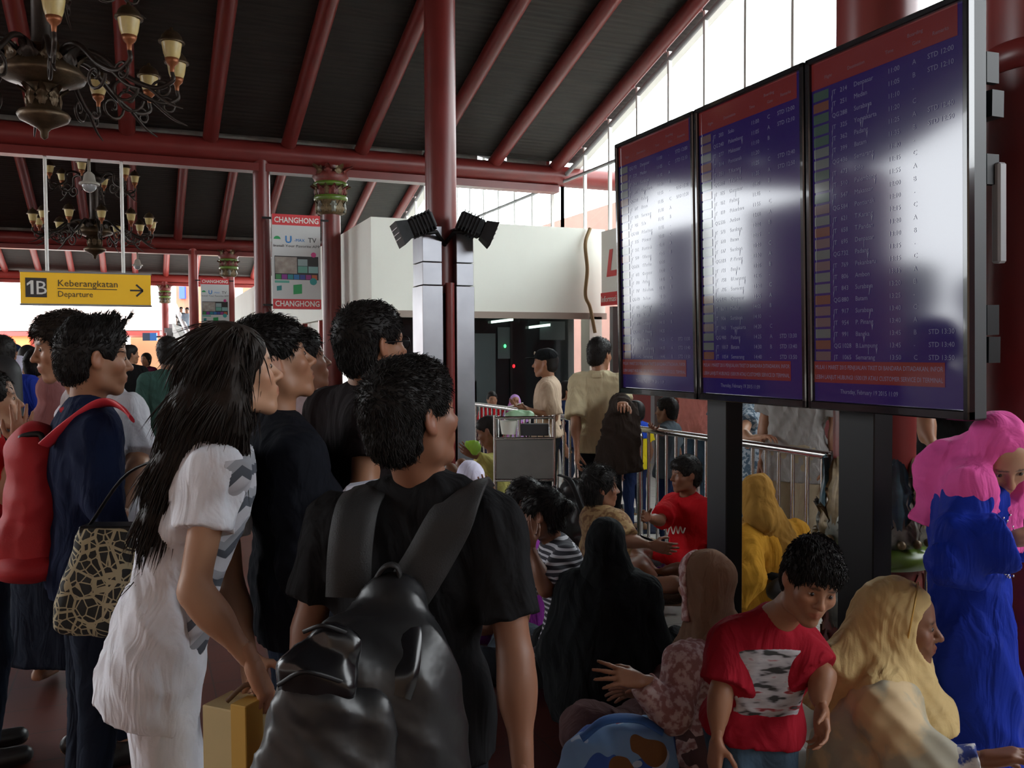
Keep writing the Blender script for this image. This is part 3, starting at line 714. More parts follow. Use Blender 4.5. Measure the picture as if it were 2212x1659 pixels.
def hair_surface(c, R, S, h, style='short', seed=0, neck=None, extra=None):
    T = lambda p: c+R@(np.array(p, float)*S); r = lambda *a: np.array(a)*S
    lo, hi = c-.2*S, c+.2*S
    if extra is not None:
        lo = np.minimum(lo, extra['lo']); hi = np.maximum(hi, extra['hi'])
    F = Field(lo, hi, h)
    if style in ('short', 'spiky', 'crop', 'boy'):
        t = {'short': .012, 'spiky': .014, 'crop': .006, 'boy': .014}[style]
        F.ell(T((0, -.020, .038)), r(.075+t, .096+t, .088+t*1.5), R, k=0)
        F.ell(T((0, .030, .068)), r(.058+t*.6, .050+t, .045+t), R, k=.03*S)
        F.ell(T((0, -.050, -.035)), r(.066+t*.3, .062+t*.6, .062), R, k=.03*S)
        # face, ears and neck cut free
        F.ell(T((0, .105, -.050)), r(.098, .085, .112), R, k=.012*S, op='s')
        for s in (-1, 1):
            F.ell(T((s*.090, .018, -.055)), r(.050, .052, .062), R, k=.010*S, op='s')
            F.ell(T((s*.088, -.006, -.004)), r(.014, .024, .034), R, k=.008*S, op='s')
            F.ell(T((s*.084, -.050, -.105)), r(.035, .06, .05), R, k=.012*S, op='s')
        F.keep(T((0, -.06, -.090)), -R[:, 2]+R[:, 1]*.25, .02*S)
        if style == 'spiky':
            g = np.random.default_rng(seed)
            for i in range(34):
                x = g.uniform(-.06, .06); y = g.uniform(-.06, .085); z = .118-.35*(y-.03)**2/.1*.3-x*x*3
                F.cone(T((x, y, z)), T((x*1.15, y+.028+.015*g.random(), z+.034+.014*g.random())), .011*S, .002*S, .008*S)
        if style == 'boy':
            F.ell(T((0, .070, .070)), r(.062, .030, .030), R, k=.02*S)
    elif style in ('long', 'tied', 'bob'):
        t = .014
        F.ell(T((0, -.020, .036)), r(.076+t, .098+t, .090+t), R, k=0)
        F.ell(T((0, -.030, -.045)), r(.078, .078, .085), R, k=.03*S)
        F.ell(T((0, .110, -.045)), r(.056, .080, .108), R, k=.014*S, op='s')
        if style == 'tied':
            for s in (-1, 1):
                F.ell(T((s*.085, .015, -.06)), r(.045, .06, .065), R, k=.012*S, op='s'); F.ell(T((s*.088, -.006, -.004)), r(.014, .024, .034), R, k=.008*S, op='s')
            F.ell(T((0, -.045, -.12)), r(.08, .07, .055), R, k=.012*S, op='s')
            F.ell(T((0, -.135, .02)), r(.032, .034, .034), R, k=.012*S)
            if neck == 'tail': F.cone(T((0, -.13, .01)), T((0, -.13, -.14)), .03*S, .016*S, .012*S)
    if extra is not None: extra['fn'](F, T, r)
    F.ripple(.0035*S, 60, seed)
    return F.mesh()
def fuzz(V, Q, n, length, w, flow, seed=0, jit=.22, lay=1.0, keep=None):
    """little tapered locks lying on a hair surface; returns quads (thin folded strips)"""
    g = np.random.default_rng(seed)
    A, B, D = V[Q[:, 0]], V[Q[:, 1]], V[Q[:, 3]]; N = np.cross(B-A, D-A); ar = np.linalg.norm(N, axis=1); N = N/(ar[:, None]+1e-12)
    ar = ar*(keep(A) if keep is not None else 1.0); i = g.choice(len(Q), n, p=ar/ar.sum()); P0 = V[Q[i]].mean(1); Nn = N[i]
    fl = flow(P0, Nn)+g.normal(size=(n, 3))*jit; fl = fl-Nn*(fl*Nn).sum(1)[:, None]*.95+Nn*.10*lay; fl /= np.linalg.norm(fl, axis=1)[:, None]+1e-9
    L = length*g.uniform(.5, 1.3, n)[:, None]; sd = np.cross(fl, Nn); sd /= np.linalg.norm(sd, axis=1)[:, None]+1e-9
    p0 = P0-Nn*.002; pm = P0+fl*L*.55+Nn*(.002+.06*L*lay); pt = P0+fl*L+Nn*.03*L*lay
    vs = np.stack([p0-sd*w, p0+sd*w, pm+sd*w*.8, pm-sd*w*.8, pt+sd*w*.1, pt-sd*w*.1, pm+Nn*w*.9, p0+Nn*w], 1).reshape(-1, 3)
    b = (np.arange(n)*8)[:, None]
    q = np.concatenate([b+np.array([[0, 1, 2, 3]]), b+np.array([[3, 2, 4, 5]]), b+np.array([[0, 3, 6, 7]]), b+np.array([[7, 6, 2, 1]]), b+np.array([[3, 5, 4, 6]]), b+np.array([[6, 4, 4, 2]])[:, [0, 1, 3, 0]]])
    q = q[[len(set(r)) == 4 for r in q.tolist()]] if n < 20000 else q
    return vs, q

def hand_parts(w, d, palm, S, tone, h, curl=.5, spread=.12, thumb=1, side=1):
    """w wrist, d pointing direction, palm palm-facing direction; side +1 right hand, -1 left"""
    d = nrm(d); n = nrm(palm-d*float(np.dot(palm, d))); s = np.cross(d, n)*side      # s: towards the thumb
    F = Field(np.minimum(w, w+d*.12*S)-.125*S, np.maximum(w, w+d*.12*S)+.125*S, h)
    F.cone(w-d*.035*S, w+d*.012*S, .0255*S, .0235*S, .01, flat=(n, .8))
    base = [(.030, .086), (.010, .092), (-.010, .088), (-.028, .078)]
    for k, (u, l) in enumerate(base):
        F.cone(w+s*u*.55*S+d*.012*S, w+s*u*S+d*l*S-n*.003*S, .0155*S, .0125*S, .014*S)
    F.ell(w+d*.048*S+n*.006*S, np.array([.034, .040, .013])*S, np.stack([s, d, n], 1), k=.015*S)
    lens = [(.040, .024, .020), (.044, .028, .021), (.041, .026, .021), (.032, .019, .018)]
    for k, (u, l) in enumerate(base):
        p = w+s*u*S+d*l*S-n*.003*S; a = curl*(.75+.09*k); sp = math.radians(14)*spread*8*(1.5-k)/1.5*.5
        dd = nrm(d*math.cos(sp)+s*math.sin(sp)); ang = a*.55
        for j in range(3):
            v = dd*math.cos(ang)+n*math.sin(ang); q = p+v*lens[k][j]*S
            F.cone(p, q, (.0098-.0012*j)*S, (.0090-.0013*j)*S, .0035*S); p = q; ang += a*(.95 if j == 0 else .75)
    p = w+s*.022*S+d*.022*S+n*.004*S; v = nrm(s*.75+d*.55+n*(.25+.5*curl)); q = p+v*.040*S; F.cone(p, q, .0145*S, .0115*S, .012*S)
    v = nrm(s*.30+d*.80+n*(.2+.6*curl)); p = q; q = p+v*.034*S; F.cone(p, q, .0110*S, .0098*S, .004*S)
    v = nrm(s*.05+d*.90+n*(.2+.8*curl)); F.cone(q, q+v*.026*S, .0098*S, .0075*S, .004*S)
    V, Q = F.mesh(); return V, Q, np.array(tone)

CLOTHES = {}
class Person:
    """a figure posed by its joints (world points). face: 0 away from camera, 90 right, 180 towards camera, -90 left"""
    def __init__(s, name, px, d, face, H=1.68, sit=False, tone='m', h=.010, build=1.0, lean=0.0, fem=False, z0=0.0, top=None, scale_head=1.0):
        if top is not None: H = float(P(px, top, d)[2])-z0
        s.name = name; s.H = H; s.tone = np.array(SKINS[tone]) if isinstance(tone, str) else np.array(tone); s.h = h; s.b = build; s.fem = fem
        s.org = G(px, d, z0); s.d = d
        a = math.radians(face)+math.atan((px-CX)/FPX); s.f = FH*math.cos(a)+RH*math.sin(a); s.r = RH*math.cos(a)-FH*math.sin(a)
        k = H/1.70; s.k = k; s.S = k**.6*scale_head
        L = lambda x, y, z: s.org+(s.r*x+s.f*y)*k+UP*z*k
        s.L = L
        sw = (.148 if fem else .166)*build; hw = .085
        la = math.radians(lean)
        def B(x, y, z):   # body point above the pelvis, leaning forwards
            dz = z-.93; return L(x, y*math.cos(la)+dz*math.sin(la), .93+dz*math.cos(la)-y*math.sin(la))
        s.B = B
        J = {'pelvis': L(0, 0, .93), 'waist': B(0, .0, 1.07), 'chest': B(0, .0, 1.24), 'neck': B(0, -.02, 1.425), 'head': B(0, .02, 1.58),
             'shR': B(sw, -.015, 1.365), 'shL': B(-sw, -.015, 1.365), 'hipR': L(hw, 0, .90), 'hipL': L(-hw, 0, .90),
             'knR': L(.10, .02, .49), 'knL': L(-.10, .02, .49), 'anR': L(.11, -.02, .08), 'anL': L(-.11, -.02, .08)}
        if sit:
            # sitting on the floor, knees drawn up or crossed
            J.update(pelvis=L(0, 0, .13), waist=L(0, .0, .28), chest=L(0, .03, .45), neck=L(0, .03, .63), head=L(0, .07, .78), shR=L(sw, .025, .565), shL=L(-sw, .025, .565),
                     hipR=L(.10, .03, .12), hipL=L(-.10, .03, .12), knR=L(.30, .34, .20), knL=L(-.30, .34, .20), anR=L(-.06, .38, .07), anL=L(.06, .38, .07))
        for q, sg in (('R', 1), ('L', -1)):
            J['el'+q] = J['sh'+q]+(s.r*sg*.06-s.f*.03)*k-UP*.285*k; J['wr'+q] = J['el'+q]+(s.f*.05-s.r*sg*.005)*k-UP*.25*k
        s.J = J; s.hyaw = 0; s.hpitch = 0; s.hroll = 0; s.hand = {'R': dict(curl=.55), 'L': dict(curl=.55)}; s.parts = []; s.nohand = False; s.ears = True
    def pix(s, **kw):
        """joint = (px, py) or (px, py, depth)"""
        for k, v in kw.items(): s.J[k] = P(v[0], v[1], v[2] if len(v) > 2 else s.d)
        return s
    def off(s, **kw):
        for k, v in kw.items(): s.J[k] = s.J[k]+(s.r*v[0]+s.f*v[1]+UP*v[2])
        return s
    def turn(s, yaw=0, pitch=0, roll=0): s.hyaw, s.hpitch, s.hroll = yaw, pitch, roll; return s
    def finish_head(s):
        s.R = euler_head(s.f, s.hyaw, s.hpitch, s.hroll)
    def slices(s, wide=1.0, deep=1.0, add=0.0, belly=0.0):
        """torso stations from pelvis to shoulders: centre, half width, radius, side axis"""
        J = s.J; k = s.k*s.b; hip = nrm(J['hipR']-J['hipL']); sh = nrm(J['shR']-J['shL'])
        st = [('pelvis', 0, -.05, .150, .086), ('pelvis', .35, 0, .156 if s.fem else .150, .094), ('waist', 0, 0, .124 if s.fem else .138, .084+belly), ('waist', .5, 0, .132 if s.fem else .146, .088+belly*.5), ('chest', 0, 0, .142 if s.fem else .160, .096), ('chest', .5, 0, .142 if s.fem else .160, .084)]
        seq = {'pelvis': 'waist', 'waist': 'chest', 'chest': 'neck'}; out = []
        order = {'pelvis': 0, 'waist': .45, 'chest': .9}
        for nm, t, dz, w, r in st:
            c = J[nm]*(1-t)+J[seq[nm]]*t+UP*dz*s.k; u = nrm(hip*(1-min(1, order[nm]+t*.3))+sh*min(1, order[nm]+t*.3))
            out.append((c, w*k*wide+add, r*k*deep+add, u))
        return out
    def torso(s, F, add=0.0, k=.045, lo=0, hi=6, wide=1.0, deep=1.0, belly=0.0):
        for c, w, r, u in s.slices(wide, deep, add, belly)[lo:hi]:
            F.cone(c-u*(w-r), c+u*(w-r), r, r, k)
        J = s.J
        if hi >= 6:
            for q in 'RL': F.cone(J['neck']*.93+J['chest']*.07, J['sh'+q]-UP*.014, .040*s.k+add, .042*s.k*s.b+add, .05)
    def bounds(s, keys, pad):
        a = np.array([s.J[q] for q in keys]); return a.min(0)-pad, a.max(0)+pad
    def body_mesh(s, legs=True, arms='RL', hide=()):
        """one continuous skin mesh"""
        J, k, b = s.J, s.k, s.b; s.finish_head(); hh = s.h
        keys = ['pelvis', 'chest', 'neck', 'shR', 'shL', 'elR', 'elL', 'wrR', 'wrL', 'hipR', 'hipL']+(['knR', 'knL', 'anR', 'anL'] if legs else [])
        lo, hi = s.bounds(keys, .16*k); lo[2] = max(lo[2], s.org[2]-.02); F = Field(lo, hi, hh*1.85)
        s.torso(F, -.006)
        F.cone(J['neck'], J['head']-s.R[:, 2]*.06*s.S, .052*s.S, .050*s.S, .03)
        for q in arms:
            F.cone(J['sh'+q], J['el'+q], .046*k*b, .037*k*b, .04); F.cone(J['el'+q], J['wr'+q], .037*k*b, .0235*k, .015)
            m_ = J['el'+q]*.72+J['wr'+q]*.28; F.ell(m_, np.array([.040, .040, .075])*k*b, rot_from(np.array([.1, 1, 0]), nrm(J['wr'+q]-J['el'+q])), k=.03)
        if legs:
            for q in 'RL':
                F.cone(J['hip'+q], J['kn'+q], .082*k*b, .052*k*b, .05); F.cone(J['kn'+q], J['an'+q], .050*k*b, .034*k, .02)
                dn = nrm(J['an'+q]-J['kn'+q]); cf = J['kn'+q]*.68+J['an'+q]*.32-s.f*.012
                F.cone(cf, cf+dn*.06*k, .048*k*b, .044*k*b, .03)
                ft = s.J.get('toe'+q, J['an'+q]+s.f*.15*k-UP*.05*k); F.cone(J['an'+q]-UP*.03*k-s.f*.03*k, ft, .036*k, .030*k, .02)
        V, Q = F.mesh(); parts = [(V, Q, s.tone)]
        parts.append(head_parts(J['head'], s.R, J['neck']-nrm(J['neck']-J['chest'])*.03, s.S, s.tone, hh*.64 if s.d < 3.6 else hh*.72 if hh < .012 else hh*.8, fem=s.fem, ears=s.ears, neck_r=.047 if s.fem else .054))
        if not s.nohand:
            for q in arms:
                o = s.hand[q]; d = o.get('dir'); d = nrm(J['wr'+q]-J['el'+q]) if d is None else d
                pl = o.get('palm'); pl = -s.r*(1 if q == 'R' else -1) if pl is None else pl
                parts.append(hand_parts(J['wr'+q], d, pl, k*(.94 if s.fem else 1.0), s.tone*np.array([1.0, .95, .95]), min(.008, max(.0046, hh*.6)), o.get('curl', .5), o.get('spread', .12), side=1 if q == 'R' else -1))
        return merge(parts)
    def root(s, label, group=None, body=None):
        if 'scarf' in label: s.ears = False
        s.root_o = empty(s.name, s.org, label, 'person', group)
        V, Q, C = body if body is not None else s.body_mesh()
        me = quads_to_mesh('body', V-s.org, Q, C); link_mesh('body', me, SKIN, s.root_o)
        if s.d < 5: add_eyes([c for c in s.root_o.children if c.name.startswith('body')][0], s.J['head'], s.R, s.S, s.org)
        return s
    def part(s, name, VQ, m, label=None, parent=None):
        V, Q = VQ[0], VQ[1]
        if len(V) == 0: print('EMPTY', s.name, name); return None
        o = link_mesh(name, quads_to_mesh(name, V-s.org, Q), m, parent or s.root_o)
        if label: o['label'] = label
        return o
    def mbpart(s, name, mb, m, label=None, parent=None):
        o = mb.build(name, m, parent or s.root_o, origin=s.org)
        if label: o['label'] = label
        return o
    def hair(s, style='short', m=None, n=0, ln=.022, w=.0016, seed=0, neck=None, extra=None, flow=None, lift=0.0, jit=.22, lay=1.0):
        V, Q = hair_surface(s.J['head'], s.R, s.S, s.h*.72 if s.h < .012 else s.h*.8, style, seed, neck, extra)
        if n:
            R, c = s.R, s.J['head']
            if flow is None:
                def flow(p, nn):
                    loc = (p-c)@R; f = np.zeros_like(p); top = np.clip(loc[:, 2:3]*14, 0, 1); f[:] = -R[:, 2]*1.0; f = f*(1-top)+(R[:, 1]*.5-R[:, 2]*.25+R[:, 2]*lift*3)*top; return f
            v2, q2 = fuzz(V, Q, n, ln*s.S, w, flow, seed, jit, lay, (lambda q: ((q-s.J['head'])@s.R)[:, 1] < .062*s.S) if style == 'long' else (lambda q: ~((((q-s.J['head'])@s.R)[:, 2] < .012*s.S) & (((q-s.J['head'])@s.R)[:, 1] > -.035*s.S)))); Q = np.concatenate([Q, q2+len(V)]); V = np.concatenate([V, v2])
        return s.part('hair', (V, Q), m or HAIR)
    # ---------------- clothes
    def shirt(s, m, sleeve=.62, loose=.014, hem=-.10, name='shirt', fold=.006, seed=1, collar=True, cuff=.02, belly=0.0, wide=1.0, arms='RL', long=False, h=None, k=.045, neckcut=.035, rip=26):
        J, kk, b = s.J, s.k, s.b; keys = ['pelvis', 'chest', 'neck', 'shR', 'shL']+['el'+q for q in arms]+(['wr'+q for q in arms] if long else [])
        lo, hi = s.bounds(keys, .20*kk); lo[2] = min(lo[2], J['pelvis'][2]+hem*kk-.05); lo[2] = max(lo[2], s.org[2]-.01)
        F = Field(lo, hi, h or s.h*1.1); s.torso(F, loose, k, wide=wide, belly=belly)
        c, w, r, u = s.slices(wide, 1.0, loose, belly)[0]; dn = nrm(J['pelvis']-J['waist'])
        F.cone(c-u*(w-r), c+u*(w-r), r, r, .05); c2 = J['pelvis']+dn*(-hem)*kk; F.cone(c2-u*(w-r), c2+u*(w-r), r+.006, r+.006, .08)
        for q in 'RL': F.cone(J['hip'+q], J['hip'+q]*.6+J['kn'+q]*.4, .084*kk*b+loose, .070*kk*b+loose, .05)
        for q in arms:
            a, e, wr = J['sh'+q], J['el'+q], J['wr'+q]
            if long:
                F.cone(a, e, .056*kk*b+loose*.7, .046*kk*b+loose*.8, .05); c1 = wr*(1-.06)+e*.06; F.cone(e, c1, .046*kk*b+loose*.8, .032*kk+loose*.8, .03, cut=(c1, wr-e))
            else:
                c1 = a*(1-sleeve)+e*sleeve; F.cone(a, e, .052*kk*b+loose*.8, .046*kk*b+loose+cuff, .05, cut=(c1, e-a))
        F.ripple(fold, rip, seed); 
        if neckcut:
            nd = nrm(J['head']-J['neck']); cc = J['neck']+nd*(.085*kk); F.ell(cc+s.f*.015, np.array([.068, .072, .078])*kk, None, k=.012, op='s')
        F.keep(J['pelvis']+dn*(-hem)*kk, dn)
        return s.part(name, F.mesh(), m)
    def collar(s, m, r=.064, h=.03, name='collar', open_=True):
        J = s.J; nd = nrm(J['neck']-J['chest']); c = J['neck']-nd*.012; mb = MB(); n = 24; vs = []; 
        for (rr, z) in ((r*.98, -.01), (r*1.18, -.014), (r*1.22, -.002), (r*1.0, h), (r*.94, h)):
            for i in range(n):
                t = 2*math.pi*i/n; dip = .022*max(0, math.cos(t))**2 if open_ else 0
                vs.append(c+(s.f*math.cos(t)*1.08+s.r*math.sin(t))*rr*s.k+nd*(z-dip)*s.k)
        mb.add(vs, [(i*n+k2, i*n+(k2+1) % n, (i+1)*n+(k2+1) % n, (i+1)*n+k2) for i in range(4) for k2 in range(n)], True)
        return s.mbpart(name, mb, m)
    def trousers(s, m, loose=.008, ankle=.06, name='trousers', fold=.005, seed=3, flare=.0, shorts=False, top=.03, rip=30):
        J, kk, b = s.J, s.k, s.b; lo, hi = s.bounds(['pelvis', 'hipR', 'hipL', 'knR', 'knL', 'anR', 'anL'], .19*kk); lo[2] = max(lo[2], s.org[2]+.005)
        F = Field(lo, hi, s.h*1.7)
        for c, w, r, u in s.slices(1.0, 1.0, loose)[:2]: F.cone(c-u*(w-r), c+u*(w-r), r, r, .06)
        up = nrm(J['waist']-J['pelvis'])
        for q in 'RL':
            F.cone(J['hip'+q], J['kn'+q], .090*kk*b+loose, .062*kk*b+loose, .05, cut=(J['hip'+q]*.25+J['kn'+q]*.75, J['kn'+q]-J['hip'+q]) if shorts else None)
            if not shorts:
                c1 = J['an'+q]*(1-ankle)+J['kn'+q]*ankle; F.cone(J['kn'+q], J['an'+q], .062*kk*b+loose, .048*kk+loose+flare, .04, cut=(c1, J['an'+q]-J['kn'+q]))
        F.keep(J['pelvis']+up*top*kk, up); F.ripple(fold, rip, seed)
        return s.part(name, F.mesh(), m)
    def shoes(s, m, name='shoe'):
        for q in 'RL':
            a = s.J['an'+q]; k = s.k; z0 = s.org[2]
            F = Field(np.minimum(a, a+s.f*.2)-.09, np.maximum(a, a+s.f*.2)+.09, max(.011, s.h*1.2)); a = np.array([a[0], a[1], z0])
            F.cone(a-s.f*.05*k+UP*.045*k, a+s.f*.14*k+UP*.038*k, .045*k, .040*k, .01, flat=(s.r, .95)); F.cone(a+UP*.05*k, a+UP*.085*k, .042*k, .040*k, .03); F.keep(a+UP*.004, -UP); F.keep(a+UP*.1*k, UP)
            s.part(name, F.mesh(), m)
    def skirt(s, m, length=.8, w0=.0, w1=.10, name='skirt', fold=.012, seed=5, dirn=None):
        """hangs from the pelvis down to length"""
        J, kk = s.J, s.k; u = nrm(J['hipR']-J['hipL']); a = J['waist']; b_ = s.J.get('hem', J['pelvis']-UP*length*kk); 
        lo = np.minimum(a, b_)-.40*kk; hi = np.maximum(a, b_)+.40*kk; lo[2] = max(b_[2]-.02, s.org[2]-.01)
        F = Field(lo, hi, s.h*1.2); n = 6
        for i in range(n+1):
            t = i/n; c = a*(1-t)+b_*t; w = (.15+w0*t)*kk+(.045*kk if 0 < t < .6 else .02*kk)+w1*t; r = (.115*kk)+w1*.75*t; F.cone(c-u*(w-r), c+u*(w-r), r, r, .09)
        F.ripple(fold, 20, seed); F.keep(b_, -UP); F.keep(a+UP*.02, UP)
        return s.part(name, F.mesh(), m)
    def belt(s, m):
        J = s.J; up = nrm(J['waist']-J['pelvis']); c = J['pelvis']+up*.07*s.k; u = nrm(J['hipR']-J['hipL']); v = np.cross(up, u); n = 28; vs = []
        for z in (-.018, .018):
            for i in range(n): t = 2*math.pi*i/n; vs.append(c+(u*math.cos(t)*.178+v*math.sin(t)*.128)*s.k*s.b+up*z)
        mb = MB(); mb.add(vs, [(i, (i+1) % n, n+(i+1) % n, n+i) for i in range(n)], True); s.mbpart('belt', mb, m)
    def hijab(s, m, drape=.30, front=.16, back=.18, side=.17, seed=4, name='headscarf', fold=.006, face=1.0, under=None, bulk=.014, extra=None, opn=(.056, .072, .092), opc=(0, .106, -.012)):
        c, R, S, J = s.J['head'], s.R, s.S, s.J; T = lambda p: c+R@(np.array(p, float)*S); r = lambda *a: np.array(a)*S
        lo = np.minimum(c-.2*S, J['chest']-.32*s.k); hi = np.maximum(c+.2*S, J['chest']+.32*s.k); lo[2] = min(lo[2], J['neck'][2]-drape*s.k-.03)
        if extra is not None: lo = np.minimum(lo, extra['lo']); hi = np.maximum(hi, extra['hi'])
        F = Field(lo, hi, s.h*.9); t = bulk
        F.ell(T((0, -.018, .034)), r(.076+t, .098+t, .088+t), R, k=0)
        F.ell(T((0, .004, -.045)), r(.070+t, .078+t, .082), R, k=.04*S)
        F.cone(T((0, .040, -.100)), T((0, -.02, -.13)), .046*S, .070*S, .04*S)
        nk = J['neck']; dn = nrm(J['chest']-nk)
        F.cone(T((0, -.01, -.09)), nk+dn*.03*s.k, .082*S, .105*S, .05)
        sh = nrm(J['shR']-J['shL']); fw = nrm(np.cross(UP, sh)); fw = fw if float(fw@s.f) > 0 else -fw
        b0 = nk+dn*drape*s.k
        for q in (-1, 1):
            F.cone(nk+dn*.02, nk+dn*drape*.55*s.k+sh*q*side*s.k, .085*S, .075*s.k, .06)
        F.cone(nk, b0+fw*front*.5*s.k, .09*S, .12*s.k, .07); F.cone(nk, b0-fw*back*.45*s.k, .09*S, .11*s.k, .07)
        if extra is not None: extra['fn'](F, T, r)
        F.ripple(fold, 34, seed)
        F.ell(T(opc), r(opn[0]*face, opn[1], opn[2]*face), R, k=.012*S, op='s')
        F.keep(b0, dn*1.0)
        return s.part(name, F.mesh(), m)
# ================================================================== PEOPLE
def cloth(name, c, rough=.85, var=.08, wrinkle=.55):
    if name in MATS: return MATS[name]
    m = mat(name, c, rough, var=var, vscale=14, spec=.08); nt, N, L, b = nodes_of(m); tc = N.new('ShaderNodeTexCoord'); mp = N.new('ShaderNodeMapping'); mp.inputs['Scale'].default_value = (1, 1, .45); L.new(tc.outputs['Object'], mp.inputs['Vector'])
    n1 = N.new('ShaderNodeTexNoise'); n1.inputs['Scale'].default_value = 8.5; n1.inputs['Detail'].default_value = 3; n1.inputs['Distortion'].default_value = 1.6; n1.inputs['Roughness'].default_value = .45; L.new(mp.outputs['Vector'], n1.inputs['Vector'])
    n2 = N.new('ShaderNodeTexNoise'); n2.inputs['Scale'].default_value = 260; L.new(tc.outputs['Object'], n2.inputs['Vector'])
    b1 = N.new('ShaderNodeBump'); b1.inputs['Strength'].default_value = wrinkle; b1.inputs['Distance'].default_value = .05; L.new(n1.outputs['Fac'], b1.inputs['Height'])
    b2 = N.new('ShaderNodeBump'); b2.inputs['Strength'].default_value = .12; b2.inputs['Distance'].default_value = .004; L.new(n2.outputs['Fac'], b2.inputs['Height']); L.new(b1.outputs['Normal'], b2.inputs['Normal']); L.new(b2.outputs['Normal'], b.inputs['Normal']); return m
BLK = cloth('black_cotton', (.010, .010, .011)); BLKJ = cloth('blue_black_wool', (.008, .009, .013)); CHAR = cloth('charcoal_knit', (.022, .018, .020))
WHT = cloth('white_cotton', (.74, .76, .82)); OFFW = cloth('off_white_cotton', (.60, .61, .66)); NAVY = cloth('navy_knit', (.010, .016, .045))
JEANS = cloth('blue_denim', (.045, .075, .11), var=.25); DJEANS = cloth('dark_denim', (.014, .020, .035)); BLKT = cloth('black_trousers', (.010, .011, .014))
REDS = cloth('bright_red_cotton', (.50, .012, .018)); BEIGE_S = cloth('beige_uniform_shirt', (.50, .38, .28)); KHAKI = cloth('khaki_knit', (.52, .45, .29))
GREEN = cloth('dull_green_shirt', (.045, .10, .085)); MAROON = cloth('maroon_jersey', (.09, .012, .035)); GREYT = cloth('grey_tshirt', (.28, .27, .26))
SALMON = cloth('salmon_shirt', (.55, .20, .17)); BEIGET = cloth('beige_trousers', (.35, .29, .20)); YELU = cloth('pale_yellow_uniform', (.55, .50, .16))
PINKH = cloth('pink_chiffon', (.72, .10, .36), .7); BLUED = cloth('royal_blue_crepe', (.010, .03, .33), .6); MUST = cloth('mustard_jersey', (.52, .26, .03)); MUSTH = cloth('ochre_scarf', (.30, .16, .035))
MAUVE = cloth('mauve_scarf', (.24, .10, .10)); BROWNH = cloth('brown_chiffon', (.20, .115, .075)); WHH = cloth('white_scarf', (.60, .58, .72)); CREAMH = cloth('cream_chiffon', (.56, .41, .19), .65)
BLKH = cloth('black_scarf', (.009, .010, .011)); PURP = cloth('purple_top', (.16, .02, .18)); BLUJ = cloth('royal_blue_jacket', (.015, .03, .24)); DBLUE = cloth('dark_blue_shirt', (.015, .025, .07))
SHOE = mat('black_shoe', (.012, .011, .011), .4); SAND = mat('tan_sandal', (.25, .14, .07), .6)
def stripe_mat(name, c1, c2, freq, axis=2, duty=.5):
    m = bpy.data.materials.new(name); nt, N, L, b = nodes_of(m); tc = N.new('ShaderNodeTexCoord'); sp = N.new('ShaderNodeSeparateXYZ'); L.new(tc.outputs['Object'], sp.inputs[0])
    mu = N.new('ShaderNodeMath'); mu.operation = 'MULTIPLY'; mu.inputs[1].default_value = freq; L.new(sp.outputs[axis], mu.inputs[0])
    fr = N.new('ShaderNodeMath'); fr.operation = 'FRACT'; L.new(mu.outputs[0], fr.inputs[0]); gt = N.new('ShaderNodeMath'); gt.operation = 'GREATER_THAN'; gt.inputs[1].default_value = duty; L.new(fr.outputs[0], gt.inputs[0])
    mx = N.new('ShaderNodeMix'); mx.data_type = 'RGBA'; mx.inputs['A'].default_value = (*c1, 1); mx.inputs['B'].default_value = (*c2, 1); L.new(gt.outputs[0], mx.inputs['Factor']); L.new(mx.outputs['Result'], b.inputs['Base Color']); b.inputs['Roughness'].default_value = .85
    return m
def chevron_mat(name, c1, c2, fz, fx, amp, u, mid=(.3, .3, .3)):
    m = bpy.data.materials.new(name); nt, N, L, b = nodes_of(m); tc = N.new('ShaderNodeTexCoord'); sp = N.new('ShaderNodeSeparateXYZ'); L.new(tc.outputs['Object'], sp.inputs[0])
    dt = N.new('ShaderNodeVectorMath'); dt.operation = 'DOT_PRODUCT'; dt.inputs[1].default_value = tuple(float(x) for x in u); L.new(tc.outputs['Object'], dt.inputs[0])
    pp = N.new('ShaderNodeMath'); pp.operation = 'PINGPONG'; pp.inputs[1].default_value = fx; L.new(dt.outputs['Value'], pp.inputs[0])
    ma = N.new('ShaderNodeMath'); ma.operation = 'MULTIPLY_ADD'; ma.inputs[1].default_value = amp; L.new(pp.outputs[0], ma.inputs[0]); L.new(sp.outputs[2], ma.inputs[2])
    mu = N.new('ShaderNodeMath'); mu.operation = 'MULTIPLY'; mu.inputs[1].default_value = fz; L.new(ma.outputs[0], mu.inputs[0]); fr = N.new('ShaderNodeMath'); fr.operation = 'FRACT'; L.new(mu.outputs[0], fr.inputs[0])
    cr = N.new('ShaderNodeValToRGB'); cr.color_ramp.interpolation = 'CONSTANT'; e = cr.color_ramp.elements; e[0].position = 0; e[0].color = (*c1, 1); e[1].position = .45; e[1].color = (*c2, 1); q = e.new(.72); q.color = (*mid, 1)
    L.new(fr.outputs[0], cr.inputs['Fac']); L.new(cr.outputs['Color'], b.inputs['Base Color']); b.inputs['Roughness'].default_value = .85; return m
def blotch(name, stops, scale, src='ShaderNodeTexNoise', rough=.85, const=False, bump=0.0):
    def st(t):
        if 'Detail' in t.inputs: t.inputs['Detail'].default_value = 4
    return ramp_mat(name, src, stops, rough, const, None, scale, bump, st)
STRIPE = stripe_mat('navy_white_stripe_jersey', (.45, .44, .48), (.016, .014, .024), 40, 2, .40)
LACE = blotch('pink_lace', [(.0, (.30, .13, .12)), (.45, (.36, .17, .16)), (.55, (.62, .46, .45)), (1, (.70, .58, .56))], 38, bump=.5)
BATIKB = blotch('brown_batik', [(.0, (.07, .03, .012)), (.45, (.16, .075, .025)), (.55, (.30, .19, .08)), (1, (.12, .05, .02))], 30)
